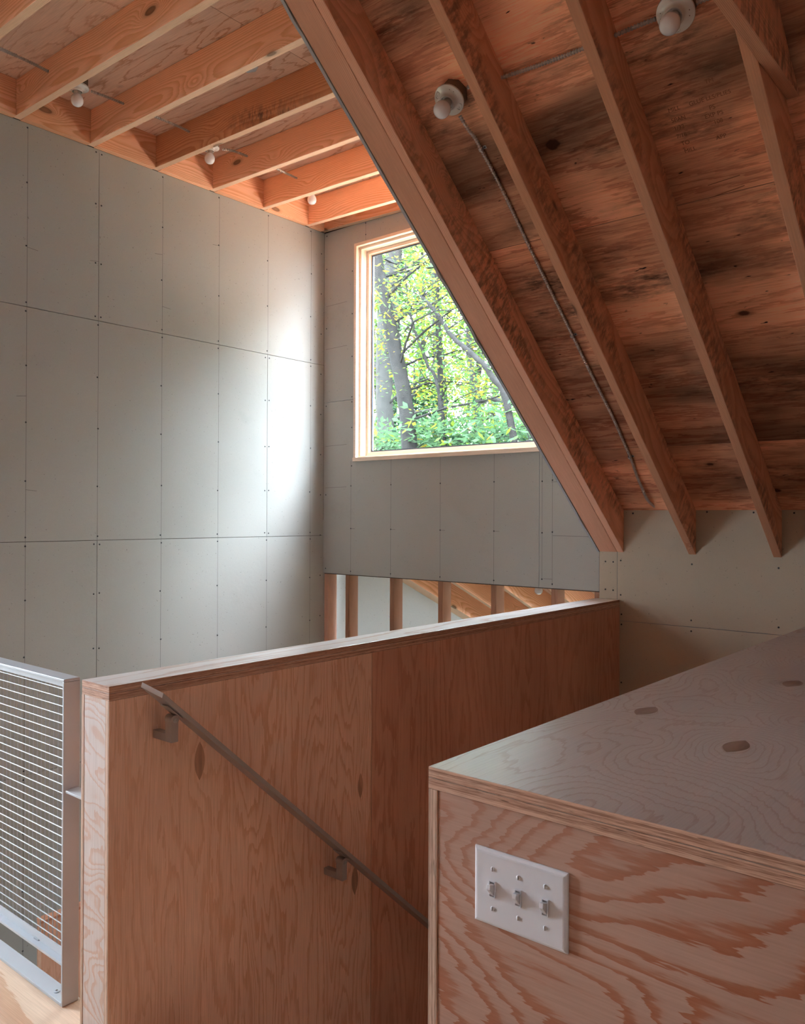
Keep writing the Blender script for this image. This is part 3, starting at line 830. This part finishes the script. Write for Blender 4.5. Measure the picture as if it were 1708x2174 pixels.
while xx > RXL:
    a_, b_ = tube_mesh([(xx, RY0 + .0332, zt_ - .009), (xx, RY0 + .0332, zl0 + .001)], .0016, 6); n0 = len(v); v += a_; f += [[n0 + q for q in r_] for r_ in b_]
    xx -= P_
mesh_of('vertical_wires', v, f, [M_PAINT], mat4((0, 0, 0)), rl, kind='stuff')
bz = on_y(133, 1678, RY0)[2]
box('wall_bracket', (RXR + .0002, RY0 + .004, bz - .007), (WXL_ - .0052, RY1 - .004, bz), [M_PAINT], rl, bevel=.001)
box('bracket_flange', (WXL_ - .005, RY0 + .004, bz - .060), (WXL_ - .0003, RY1 - .004, bz - .0), [M_PAINT], rl, bevel=.001)
bp = on_y(117, 2098, RY0 + .02)
for x in (-2.335, -3.2, -4.1):
    ab = lathe('anchor_bolt', [(.009, 0), (.0085, .002), (.004, .004), (.0038, .0025)], 14, mat4((x, RY0 + .022, ZF + .010)), [M_PAINT], rl)
    lathe('bolt_recess', [(.0028, 0), (.0028, .0006)], 6, mat4((x, RY0 + .022, ZF + .0139)), [M_BOXD], ab)
# weld bead on the lower rail
v, f = [], []
for i in range(7):
    lathe_into(v, f, [(.0035, -.003), (.0042, 0), (.0025, .003)], 8, Matrix.Translation((-2.47 + i * .004, RY0 + .0215, zl0 + .001)))
mesh_of('weld_bead', [tuple(q) for q in v], f, [M_PAINT], mat4((0, 0, 0)), rl)

# ================================================================== HANDRAIL
hr = empty('handrail', (-1.912, 1.3, -.5), label='flat grey metal handrail sloping down the stair side of the guard wall', cat='handrail')
sl = -.8975
def hp(x, y0, zoff, y1): return
yl, yr_ = 1.235, 1.264          # the cut end is slightly skewed
xl_, xr_ = -1.940, -1.885
z_at = lambda y: -.4700 + sl * (y - 1.264)
th = .019
yE = 3.3
v = []
for y_l, y_r in ((yl, yr_), (yE, yE)):
    v += [(xl_, y_l, z_at(y_l)), (xr_, y_r, z_at(y_r)), (xr_, y_r - (.004 if y_r < 2 else 0), z_at(y_r) - th + (.006 if y_r < 2 else 0)), (xl_, y_l - (.004 if y_l < 2 else 0), z_at(y_l) - th + (.006 if y_l < 2 else 0))]
f = [[0, 1, 2, 3], [7, 6, 5, 4], [0, 4, 5, 1], [1, 5, 6, 2], [2, 6, 7, 3], [3, 7, 4, 0]]
mesh_of('rail_bar', v, f, [M_ALU, M_ALUE], mat4((0, 0, 0)), hr, mi=[1, 0, 0, 0, 0, 0], bevel=.0008)
for i, y in enumerate((1.309, 1.968, 2.63)):
    br = empty('wall_bracket', (-1.95, y, z_at(y) - .09))
    zt3 = z_at(y) - th
    WMb = WM[br.name]
    br.parent = hr; br.matrix_basis = WM[hr.name].inverted() @ WMb
    box('bracket_arm', (WXR + .0004, y - .011, zt3 - .083), (-1.9275, y + .011, zt3 - .061), [M_ALU], br, bevel=.001)
    box('bracket_upright', (-1.927, y - .011, zt3 - .083), (-1.898, y + .011, zt3 - .022), [M_ALU], br, bevel=.001)
    lathe('bracket_pivot', [(.0125, -.0155), (.0125, .0155)], 20, mat4((-1.9125, y, zt3 - .022), (0, 1, 0), (0, 0, 1)), [M_ALU], br)
    lathe('pivot_screw', [(.0065, 0), (.006, .002), (.0035, .0021), (.0033, .0008)], 16, mat4((-1.8968, y, zt3 - .024), (0, 1, 0), (0, 0, 1)), [M_GALV], br)
    ux = Vector((0, 1, sl)).normalized()
    solid('saddle_plate', rect(-.033, -.015, .033, .015), 0, .0035, (-1.9125, y, zt3 - .0002), ux, (1, 0, 0), [M_ALU], br, bevel=.0008)

# ================================================================== STAIR (below the sight line)
st = empty('staircase', (-1.41, 1.2, ZF), label='plywood stair running down between guard wall and counter', cat='staircase')
nst = 13; rise = (ZF - ZLOW) / nst; run = rise / .8975
for i in range(1, 11):
    y0 = 1.2 + (i - 1) * run
    box('tread', (WXR + .002, y0, ZF - i * rise - .03), (BX0 - .002, y0 + run + .02, ZF - i * rise), [M_FLOOR, M_EDGE], st, grain='xy')
    box('riser', (WXR + .002, y0, ZF - i * rise + .001), (BX0 - .002, y0 + .018, ZF - (i - 1) * rise - .031), [M_FLOOR], st, grain='xz')

# plywood divider seen below through the railing mesh
dv = empty('plywood_divider', (-3.5, 2.4, ZLOW), label='plywood divider wall on the floor below, seen through the railing mesh', cat='partition')
q = on_x(88, 1961, -3.6)
vpanel('face_panel', q[1], YB - .05, ZLOW, q[2], -3.64, -3.6, [M_SIDE1, M_EDGE], dv)
box('cap_strip', (-3.645, q[1] - .004, q[2]), (-3.596, YB - .05, q[2] + .012), [M_SIDE2], dv, grain='y')

# faint mill stamp printed on the roof sheathing
M_INK = plain('stamp_ink', (.26, .115, .065), .9, .1)
def text_mesh(txt, size):
    cu = bpy.data.curves.new('stamp', 'FONT'); cu.body = txt; cu.size = size; cu.extrude = .0001
    o = bpy.data.objects.new('stamp', cu)
    me = bpy.data.meshes.new_from_object(o)
    bpy.data.objects.remove(o); return me
def stamp_at(x, y, txt, size=.020):
    z = zr(y) + DV - .0012
    me = text_mesh(txt, size)
    link_mesh('mill_stamp', me, [M_INK], mat4((x, y, z), (1, 0, 0), (0, -CS, SN)), cs)
for x, y, t in ((-1.080, 2.640, 'MILL'), (-1.010, 2.640, 'GLUE LLS/PLIES'), (-1.080, 2.668, 'SPAN'), (-1.080, 2.690, '1/32'), (-1.080, 2.712, '7/16'), (-1.072, 2.734, 'TO'), (-1.070, 2.756, 'MILL'),
                (-.965, 2.665, '  PS'), (-.975, 2.684, 'EXP PS'), (-.970, 2.704, '   108'), (-.945, 2.60, 'TM'), (-.960, 2.745, 'APP')):
    stamp_at(x, y, t)
ribbons('mill_stamp', [((-1.03, 2.862, zr(2.862) + DV), (-.92, 2.856, zr(2.856) + DV)), ((-1.025, 2.898, zr(2.898) + DV), (-.915, 2.888, zr(2.888) + DV))], NS_ := (0, -SN, -CS), cs, w=.003, mat=M_INK)

# ================================================================== LAMPS
def tri_basis(n, up):
    n = Vector(n).normalized(); up = Vector(up); ux = up.cross(n).normalized(); uy = n.cross(ux)
    return ux, uy
BULB = [(.0185, 0), (.0205, .003), (.0258, .0105), (.0292, .019), (.0305, .028), (.0295, .038), (.0262, .0465), (.0205, .0535), (.013, .0578), (.005, .0595), (.0005, .0598)]
def lamp(name, p, n, label, rot=0.0, depth=.05, sc=1.0):
    """porcelain lampholder on a round metal box; p = centre of the disc's back, n = direction into the room"""
    n = Vector(n).normalized()
    ref = Vector((math.cos(rot), math.sin(rot), .1))
    ux = (ref - n * ref.dot(n)).normalized(); uy = n.cross(ux)
    e = empty(name, p, label=label, cat='light fixture', group='bare bulb lampholders')
    M = mat4(p, ux, uy)
    lathe('box', [(.050, -depth), (.052, -depth + .003), (.052, -.001)], 8, M, [M_BOXD], e, smooth=False)
    hold = lathe('lampholder', [(.050, -.0008), (.056, .0), (.0572, .003), (.0560, .007), (.045, .0098), (.035, .0125), (.0305, .016), (.0285, .021), (.0275, .0250), (.0262, .0268), (.0245, .0272), (.0232, .0260), (.0228, .020), (.0228, .014)], 40, M, [M_PORC], e)
    Mb = M @ Matrix.Translation((0, 0, .041))
    bu = lathe('bulb', [(r * sc, h * sc) for r, h in BULB], 28, Mb, [M_BULB], e)
    lathe('bulb_collar', [(.0155, .016), (.0160, .030), (.0182, .042), (.0180, .043)], 24, M, [M_SOCK], bu)
    # two moulded pockets with their mounting screws
    for s in (-1, 1):
        v, f = [], []
        K = 18
        for (a_, b_, h) in ((.0125, .0080, .0085), (.0125, .0080, .0142), (.0112, .0067, .0142), (.0105, .0060, .0100)):
            for i in range(K):
                t = 2 * math.pi * i / K
                c_, s_ = math.cos(t), math.sin(t)
                v.append((a_ * math.copysign(abs(c_) ** .6, c_), s * .0435 + b_ * math.copysign(abs(s_) ** .6, s_), h - .002))
        for k in range(3):
            for i in range(K):
                j = (i + 1) % K; f.append([k * K + i, k * K + j, (k + 1) * K + j, (k + 1) * K + i])
        f.append([3 * K + i for i in range(K)])
        mesh_of('screw_pocket', v, f, [M_PORC], M, hold)
        M2 = M @ Matrix.Translation((.003, s * .0435, .0081))
        lathe('mounting_screw', [(.003, 0), (.003, .0016), (.0018, .0024)], 12, M2, [M_GALV], hold)
        for q_ in (-1, 1):
            lathe('screw_hole', [(.0016, 0), (.0016, .0004)], 8, M @ Matrix.Translation((q_ * .042, s * .008, .0112)), [M_BOXD], hold)
    return e

NS = (0, -SN, -CS)                    # normal of the sloped roof, into the room
def on_slope(px, py, dv):
    d = ray(px, py); k = -.193 + S * YB + dv
    return d * k / (S * d[1] + d[2])
pA = on_slope(954, 211, .162)
pB = on_slope(1434, 27, .162)
lamp('bulb_lampholder', pA, NS, 'bare bulb lampholder on the sloped roof next to the doubled rafter', rot=2.2)
lamp('bulb_lampholder', pB, NS, 'bare bulb lampholder on the sloped roof at the top right of the photo', rot=.4)
zbx = lambda x: zc(x) + .1865
for px, py, lab in ((164, 184, 'bare bulb lampholder on the dormer ceiling, the leftmost and nearest of three'),
                    (445, 312, 'bare bulb lampholder on the dormer ceiling, the middle of three'),
                    (662, 402, 'bare bulb lampholder on the dormer ceiling nearest the window corner')):
    q = on_z(px, py, 2.178)
    lamp('bulb_lampholder', (q[0], q[1], 2.178), (0, 0, -1), lab, rot=.9, depth=.047)
q = on_z(524, 142, 2.185)
jb = empty('junction_box', (q[0], q[1], 2.185), label='galvanised round junction box with a blank cover between the dormer joists', cat='junction box')
M = mat4((q[0], q[1], 2.185), (1, 0, 0), (0, -1, 0))
lathe('box', [(.050, -.045), (.051, -.001)], 8, M, [M_BOXD], jb, smooth=False)
lathe('cover', [(.0535, -.0008), (.0535, .0012), (.050, .002), (.001, .0022)], 8, M, [M_GALVC], jb, smooth=False)
for s in (-1, 1): lathe('cover_screw', [(.004, 0), (.0035, .002)], 10, M @ Matrix.Translation((s * .042, .005, .0018)), [M_SCREW], jb)
# lamp in the lean-to
d = ray(1143, 1253); n_ = np.array([0, .452, 1]); k_ = -.131 + .452 * YB + .062
bl = d * k_ / (n_ @ d)
nl = Vector((0, -sl_, -cl_))
pl = Vector(bl) - nl * (.041 + .028)
lamp('bulb_lampholder', tuple(pl), nl, 'bare bulb lampholder in the lean-to, seen through the open studs', rot=1.0, depth=.045)

# ================================================================== ARMOURED CABLES
def cable_mesh(pts, r=.0076, pitch=.0105):
    P = [Vector(p) for p in pts]
    # Catmull-Rom resample
    dense = []
    for i in range(len(P) - 1):
        p0, p1, p2, p3 = P[max(i - 1, 0)], P[i], P[i + 1], P[min(i + 2, len(P) - 1)]
        nseg = max(2, int((p2 - p1).length / .02))
        for k in range(nseg):
            t = k / nseg
            dense.append(.5 * ((2 * p1) + (p2 - p0) * t + (2 * p0 - 5 * p1 + 4 * p2 - p3) * t * t + (3 * p1 - p0 - 3 * p2 + p3) * t ** 3))
    dense.append(P[-1])
    cum = [0]
    for a_, b_ in zip(dense[:-1], dense[1:]): cum.append(cum[-1] + (b_ - a_).length)
    L_ = cum[-1]; N = int(L_ / (pitch / 4)); out = []; j = 0
    for i in range(N + 1):
        s_ = L_ * i / N
        while j < len(cum) - 2 and cum[j + 1] < s_: j += 1
        t = (s_ - cum[j]) / max(1e-9, cum[j + 1] - cum[j]); out.append(dense[j].lerp(dense[j + 1], min(1, t)))
    rad = [r * (1.0, 1.0, .70, .62)[i % 4] for i in range(N + 1)]
    return tube_mesh(out, rad, 7)
def cable(pts, label, **k):
    e = empty('armoured_cable', pts[0], label=label, cat='cable', group='armoured cables')
    v, f = cable_mesh(pts)
    mesh_of('sheath', v, f, [M_CONDUIT], mat4((0, 0, 0)), e)
    return e
def strap(e, p, side, nrm):
    """one-hole strap: loop over the cable with a screwed tab"""
    nrm = Vector(nrm); side = Vector(side).normalized(); al = nrm.cross(side)
    p = Vector(p)
    v, f = [], []
    prof = [(-.0078, -.008), (-.0078, .004), (-.004, .0085), (.004, .0085), (.0078, .004), (.0078, -.006), (.022, -.006)]
    for (a_, h) in prof:
        for w in (-.006, .006):
            v.append(tuple(p + side * a_ + nrm * h + al * w)); v.append(tuple(p + side * (a_ * .9) + nrm * (h - .0012) + al * w))
    for i in range(len(prof) - 1):
        b0 = i * 4
        f += [[b0, b0 + 2, b0 + 6, b0 + 4], [b0 + 1, b0 + 5, b0 + 7, b0 + 3], [b0, b0 + 4, b0 + 5, b0 + 1], [b0 + 2, b0 + 3, b0 + 7, b0 + 6]]
    so_ = mesh_of('strap', v, f, [M_GALV], mat4((0, 0, 0)), e)
    M = mat4(tuple(p + side * .016 + nrm * -.0058), tuple(side), tuple(nrm.cross(side)))
    lathe('strap_screw', [(.0035, 0), (.003, .002)], 8, M, [M_SCREW], so_)
n3 = Vector(NS)
def lift(p, h): return tuple(Vector(p) + n3 * h)
sp = [on_slope(px, py, DV) for px, py in ((984, 236), (1000, 266), (1012, 288), (1023, 314), (1060, 385), (1100, 470), (1160, 595), (1216, 710), (1260, 800), (1300, 880), (1338, 968), (1352, 1005), (1363, 1030), (1376, 1057))]
hts = [.035, .030, .018, .011, .010, .008, .009, .008, .010, .010, .008, .012, .014, .016]
pts = [lift(p, h) for p, h in zip(sp, hts)] + [tuple(on_y(1391, 1077, YB - .004))]
cA = cable(pts, 'armoured cable running down the sloped roof from lampholder to knee wall')
for px, py in ((1023, 314), (1216, 710), (1338, 968)):
    strap(cA, lift(on_slope(px - 1, py, DV), .009), (1, 0, 0), NS)
def cross(px, py): return on_slope(px, py, .195)
cable([tuple(cross(992, 186)), tuple(cross(1040, 172)), tuple(cross(1070, 163)), tuple(cross(1150, 136)), tuple(cross(1240, 102)), tuple(cross(1310, 73)), tuple(cross(1350, 56)), tuple(cross(1392, 40))],
      'armoured cable crossing the rafters between the two roof lampholders')
cable([tuple(cross(1478, 6)), tuple(cross(1500, -3)), tuple(cross(1620, -50)), tuple(cross(1800, -120))], 'short armoured cable leaving the roof lampholder at the top right')
q1 = on_slope(990, 186, .19)
# dormer run, straight through the joists
xw = -3.905
def zz_(x): return 2.165
cable([(-3.894, YR + .1, 2.168), (-3.894, 1.3, 2.165), (-3.894, 1.72, 2.162), (-3.897, 1.88, 2.160), (-3.93, 2.07, 2.162)], 'armoured cable entering the nearest dormer lampholder from the left')
cable([(-3.93, 2.19, 2.165), (-3.915, 2.29, 2.162), (-3.908, 2.52, 2.162), (-3.902, 2.68, 2.160), (-3.93, 2.93, 2.165)], 'armoured cable between the first and middle dormer lampholders')
cable([(-3.96, 3.04, 2.168), (-3.91, 3.10, 2.16), (-3.914, 3.39, 2.165), (-3.911, 3.50, 2.16), (-3.93, 3.76, 2.165)], 'armoured cable between the middle and last dormer lampholders')

# ================================================================== FOREST OUTSIDE
GZ = -4.6
ground = box('ground', (-60, -60, GZ - .3), (60, 90, GZ), [M_SOIL], kind='structure')
rt = random.Random(11)
nr = np.random.default_rng(5)
def leaf_obj(name, centres, size, weights, parent, flat=.55, **k):
    """one small folded diamond per leaf centre"""
    C = np.array(centres); N = len(C)
    s = size * nr.uniform(.6, 1.25, N)
    nrm = nr.normal(size=(N, 3)); nrm[:, 2] = np.abs(nrm[:, 2]) + flat * 2.0
    nrm /= np.linalg.norm(nrm, axis=1)[:, None]
    a = nr.normal(size=(N, 3)); a -= nrm * (a * nrm).sum(1)[:, None]; a /= np.linalg.norm(a, axis=1)[:, None]
    b = np.cross(nrm, a)
    sa = a * s[:, None]; sb = b * (s * .42)[:, None]
    V = np.stack([C - sa, C + sb - sa * .1, C + sa, C - sb - sa * .1], 1).reshape(-1, 3)
    me = bpy.data.meshes.new(name)
    me.vertices.add(4 * N); me.vertices.foreach_set('co', V.astype(np.float32).ravel())
    me.loops.add(4 * N); me.loops.foreach_set('vertex_index', np.arange(4 * N, dtype=np.int32))
    me.polygons.add(N); me.polygons.foreach_set('loop_start', np.arange(0, 4 * N, 4, dtype=np.int32))
    me.polygons.foreach_set('loop_total', np.full(N, 4, dtype=np.int32))
    w = np.array(weights, float); w /= w.sum()
    me.polygons.foreach_set('material_index', nr.choice(len(w), N, p=w).astype(np.int32))
    me.update(calc_edges=True)
    return link_mesh(name, me, LEAF, mat4((0, 0, 0)), parent, **k)

def P_at(px, py, D):
    d = ray(px, py); return Vector(d * D / d[1])

def tree(name, label, pts, r0, r1, bark, nb, spread, nleaf, size, weights, zlo, zhi, spray=.5, group=None, cat='tree'):
    """pts: trunk centreline; branches rise from it between heights zlo..zhi, leaves in flat sprays"""
    e = empty(name, (pts[0][0], pts[0][1], pts[0][2]), label=label, cat=cat)
    n = len(pts)
    dense = []
    for i in range(n - 1):
        for k in range(6):
            t = k / 6; q0, q1, q2, q3 = pts[max(i - 1, 0)], pts[i], pts[i + 1], pts[min(i + 2, n - 1)]
            c = .5 * ((2 * q1) + (q2 - q0) * t + (2 * q0 - 5 * q1 + 4 * q2 - q3) * t * t + (3 * q1 - q0 - 3 * q2 + q3) * t ** 3) if i else q1.lerp(q2, t)
            dense.append(c + Vector((rt.uniform(-.008, .008), 0, 0)))
    dense.append(pts[-1])
    rad = [r0 + (r1 - r0) * i / (len(dense) - 1) for i in range(len(dense))]
    v, f = tube_mesh(dense, rad, 14)
    mesh_of('trunk', v, f, [bark], mat4((0, 0, 0)), e, smooth=True)
    bv, bf, cent = [], [], []
    for i in range(nb):
        z = rt.uniform(zlo, zhi)
        base = min(dense, key=lambda p: abs(p.z - z))
        az = rt.uniform(-.15, 1.15) * math.pi
        ln = spread * rt.uniform(.5, 1.0)
        tip = base + Vector((math.cos(az) * ln, math.sin(az) * ln, rt.uniform(.1, .7) * ln * .6))
        mid = base.lerp(tip, .5) + Vector((rt.uniform(-.15, .15), rt.uniform(-.15, .15), rt.uniform(.0, .25)))
        rr_ = max(.008, r0 * .16)
        path = [base, base.lerp(mid, .5) + Vector((0, 0, .04)), mid, mid.lerp(tip, .5) + Vector((rt.uniform(-.1, .1), rt.uniform(-.1, .1), .05)), tip]
        a_, b_ = tube_mesh(path, [rr_, rr_ * .8, rr_ * .6, rr_ * .4, rr_ * .2], 5, False)
        n0 = len(bv); bv += a_; bf += [[n0 + q for q in r_] for r_ in b_]
        k = max(1, int(nleaf / nb))
        for t in (.45, .7, .95):
            c = base.lerp(mid, t * 2) if t < .5 else mid.lerp(tip, t * 2 - 1)
            for j in range(2):
                c2 = c + Vector((rt.gauss(0, spray * .6), rt.gauss(0, spray * .6), rt.gauss(0, .15)))
                a_, b_ = tube_mesh([c, c.lerp(c2, .5) + Vector((0, 0, .03)), c2], [rr_ * .3, rr_ * .2, rr_ * .1], 4, False)
                n0 = len(bv); bv += a_; bf += [[n0 + q for q in r_] for r_ in b_]
                m = k // 6
                q = nr.normal(size=(m, 3)) * np.array([spray * .75, spray * .75, spray * .22]) + np.array(c2)
                cent.append(q)
    mesh_of('branches', bv, bf, [bark], mat4((0, 0, 0)), e)
    leaf_obj('leaves', np.concatenate(cent), size, weights, e, kind='stuff')
    return e
GY = (.42, .40, .10, .08, 0)
def down(p): return Vector((p.x, p.y, GZ))
# dark leaning trunk
p = [P_at(890, 1300, 8.2), P_at(868, 930, 8.2), P_at(850, 800, 8.2), P_at(828, 690, 8.2), P_at(806, 590, 8.2), P_at(795, 520, 8.2), P_at(782, 420, 8.2)]
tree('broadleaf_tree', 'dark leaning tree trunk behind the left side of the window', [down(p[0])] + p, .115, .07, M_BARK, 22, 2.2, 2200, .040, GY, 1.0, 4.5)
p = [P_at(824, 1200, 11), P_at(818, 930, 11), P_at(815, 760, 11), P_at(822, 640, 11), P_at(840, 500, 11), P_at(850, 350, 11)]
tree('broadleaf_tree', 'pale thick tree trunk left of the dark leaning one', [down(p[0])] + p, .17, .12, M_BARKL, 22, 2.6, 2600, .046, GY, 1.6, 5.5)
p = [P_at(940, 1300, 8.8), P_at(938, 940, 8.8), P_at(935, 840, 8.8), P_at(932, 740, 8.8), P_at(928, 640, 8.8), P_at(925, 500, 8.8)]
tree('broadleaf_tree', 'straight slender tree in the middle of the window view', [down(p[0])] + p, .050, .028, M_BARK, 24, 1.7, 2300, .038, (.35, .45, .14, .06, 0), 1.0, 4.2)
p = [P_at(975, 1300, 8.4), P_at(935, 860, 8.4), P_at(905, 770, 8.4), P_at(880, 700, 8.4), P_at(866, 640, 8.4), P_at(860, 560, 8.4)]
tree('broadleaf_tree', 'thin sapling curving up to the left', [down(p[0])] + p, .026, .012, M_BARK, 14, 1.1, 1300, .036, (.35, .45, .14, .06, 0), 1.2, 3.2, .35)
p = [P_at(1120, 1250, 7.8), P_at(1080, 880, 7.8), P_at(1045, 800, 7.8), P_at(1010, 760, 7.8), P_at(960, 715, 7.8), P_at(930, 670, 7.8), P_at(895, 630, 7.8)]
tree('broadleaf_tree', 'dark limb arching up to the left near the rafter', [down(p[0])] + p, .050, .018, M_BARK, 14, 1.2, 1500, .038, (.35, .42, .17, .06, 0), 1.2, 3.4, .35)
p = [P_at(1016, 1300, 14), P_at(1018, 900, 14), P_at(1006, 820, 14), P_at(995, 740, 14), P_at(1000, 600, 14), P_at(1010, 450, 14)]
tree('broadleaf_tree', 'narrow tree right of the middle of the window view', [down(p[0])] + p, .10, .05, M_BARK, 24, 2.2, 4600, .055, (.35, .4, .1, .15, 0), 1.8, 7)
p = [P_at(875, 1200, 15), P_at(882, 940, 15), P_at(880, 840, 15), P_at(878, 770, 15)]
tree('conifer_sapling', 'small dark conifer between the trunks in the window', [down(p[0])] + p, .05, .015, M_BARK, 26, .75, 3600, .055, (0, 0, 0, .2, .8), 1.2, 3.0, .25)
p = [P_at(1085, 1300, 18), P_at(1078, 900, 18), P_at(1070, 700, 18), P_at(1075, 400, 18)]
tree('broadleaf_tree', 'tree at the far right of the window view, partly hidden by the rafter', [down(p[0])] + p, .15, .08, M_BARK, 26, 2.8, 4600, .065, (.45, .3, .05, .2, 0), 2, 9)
# lower shrubby layer
for i, (px, D) in enumerate(((800, 9.5), (870, 8.5), (960, 9.5), (1040, 8.5), (1110, 7.8))):
    b0 = P_at(px, 1000, D)
    p = [down(b0), b0 + Vector((0, 0, -.3)), b0 + Vector((.1, .05, .35))]
    tree('understory_tree', ['pale green bush at the bottom left of the window', 'pale green bush under the dark leaning trunk', 'pale green bush below the slender middle tree',
         'pale green bush right of the slender middle tree', 'pale green bush at the bottom right corner of the window'][i], p, .04, .02, M_BARK, 18, .95, 2600, .06, (.15, .06, .01, .75, .03), b0.z - .5, b0.z + .35, .35, cat='bush')
# pale fallen limb
p = [P_at(1036, 843, 9.5), P_at(1055, 850, 9.5), P_at(1070, 853, 9.6), P_at(1095, 854, 9.8), P_at(1130, 862, 10)]
v, f = tube_mesh(p, [.03, .035, .04, .045, .05], 8)
mesh_of('leaning_limb', v, f, [M_BARKL], mat4((0, 0, 0)), None, label='pale bare limb crossing low at the right of the window view', cat='tree limb')
# distant woodland, uncountable: tall in front of the window, a lower gap towards the right
def wood(n, az0, az1, e0, e1, d0, d1, per, sx, size, name, label):
    fc = []
    for i in range(n):
        D = rt.uniform(d0, d1); az = math.radians(rt.uniform(az0, az1)); el = math.radians(rt.uniform(e0, e1))
        c = np.array([-3.1 + D * math.sin(az), 4.3 + D * math.cos(az), 1.0 + D * math.tan(el)])
        fc.append(nr.normal(size=(per, 3)) * np.array([sx, sx, sx * .5]) + c)
    return leaf_obj(name, np.concatenate(fc), size, (.45, .28, .05, .20, .02), None, kind='stuff', label=label, cat='woodland')
wood(1300, -62, -14, -8, 24, 20, 34, 70, 1.0, .14, 'distant_woodland', 'hazy green woodland far behind the nearer trees')
wood(950, -66, 46, 18, 52, 24, 38, 50, 1.8, .34, 'distant_woodland', 'high distant tree crowns above the window view')
wood(1600, -14, 46, -12, 26, 24, 38, 50, 1.5, .34, 'distant_woodland', 'distant woodland straight out beyond the back wall')
wood(350, 46, 66, -12, 20, 24, 38, 50, 1.8, .34, 'distant_woodland', 'distant woodland to the right, behind the roof')
wood(500, 66, 300, -12, 40, 24, 34, 50, 2.2, .40, 'distant_woodland', 'woodland around the other sides of the house')
tv, tf = [], []
for i in range(46):
    D = rt.uniform(20, 38); x = D * rt.uniform(-1.2, -.3)
    a_, b_ = tube_mesh([(x, D, GZ), (x + rt.uniform(-.4, .4), D, 4), (x + rt.uniform(-1, 1), D, 11)], [.16, .12, .06], 6)
    n0 = len(tv); tv += a_; tf += [[n0 + q for q in r_] for r_ in b_]
mesh_of('distant_trunks', tv, tf, [M_BARKL], mat4((0, 0, 0)), None, kind='stuff', label='thin pale trunks standing far back in the woodland', cat='trees')
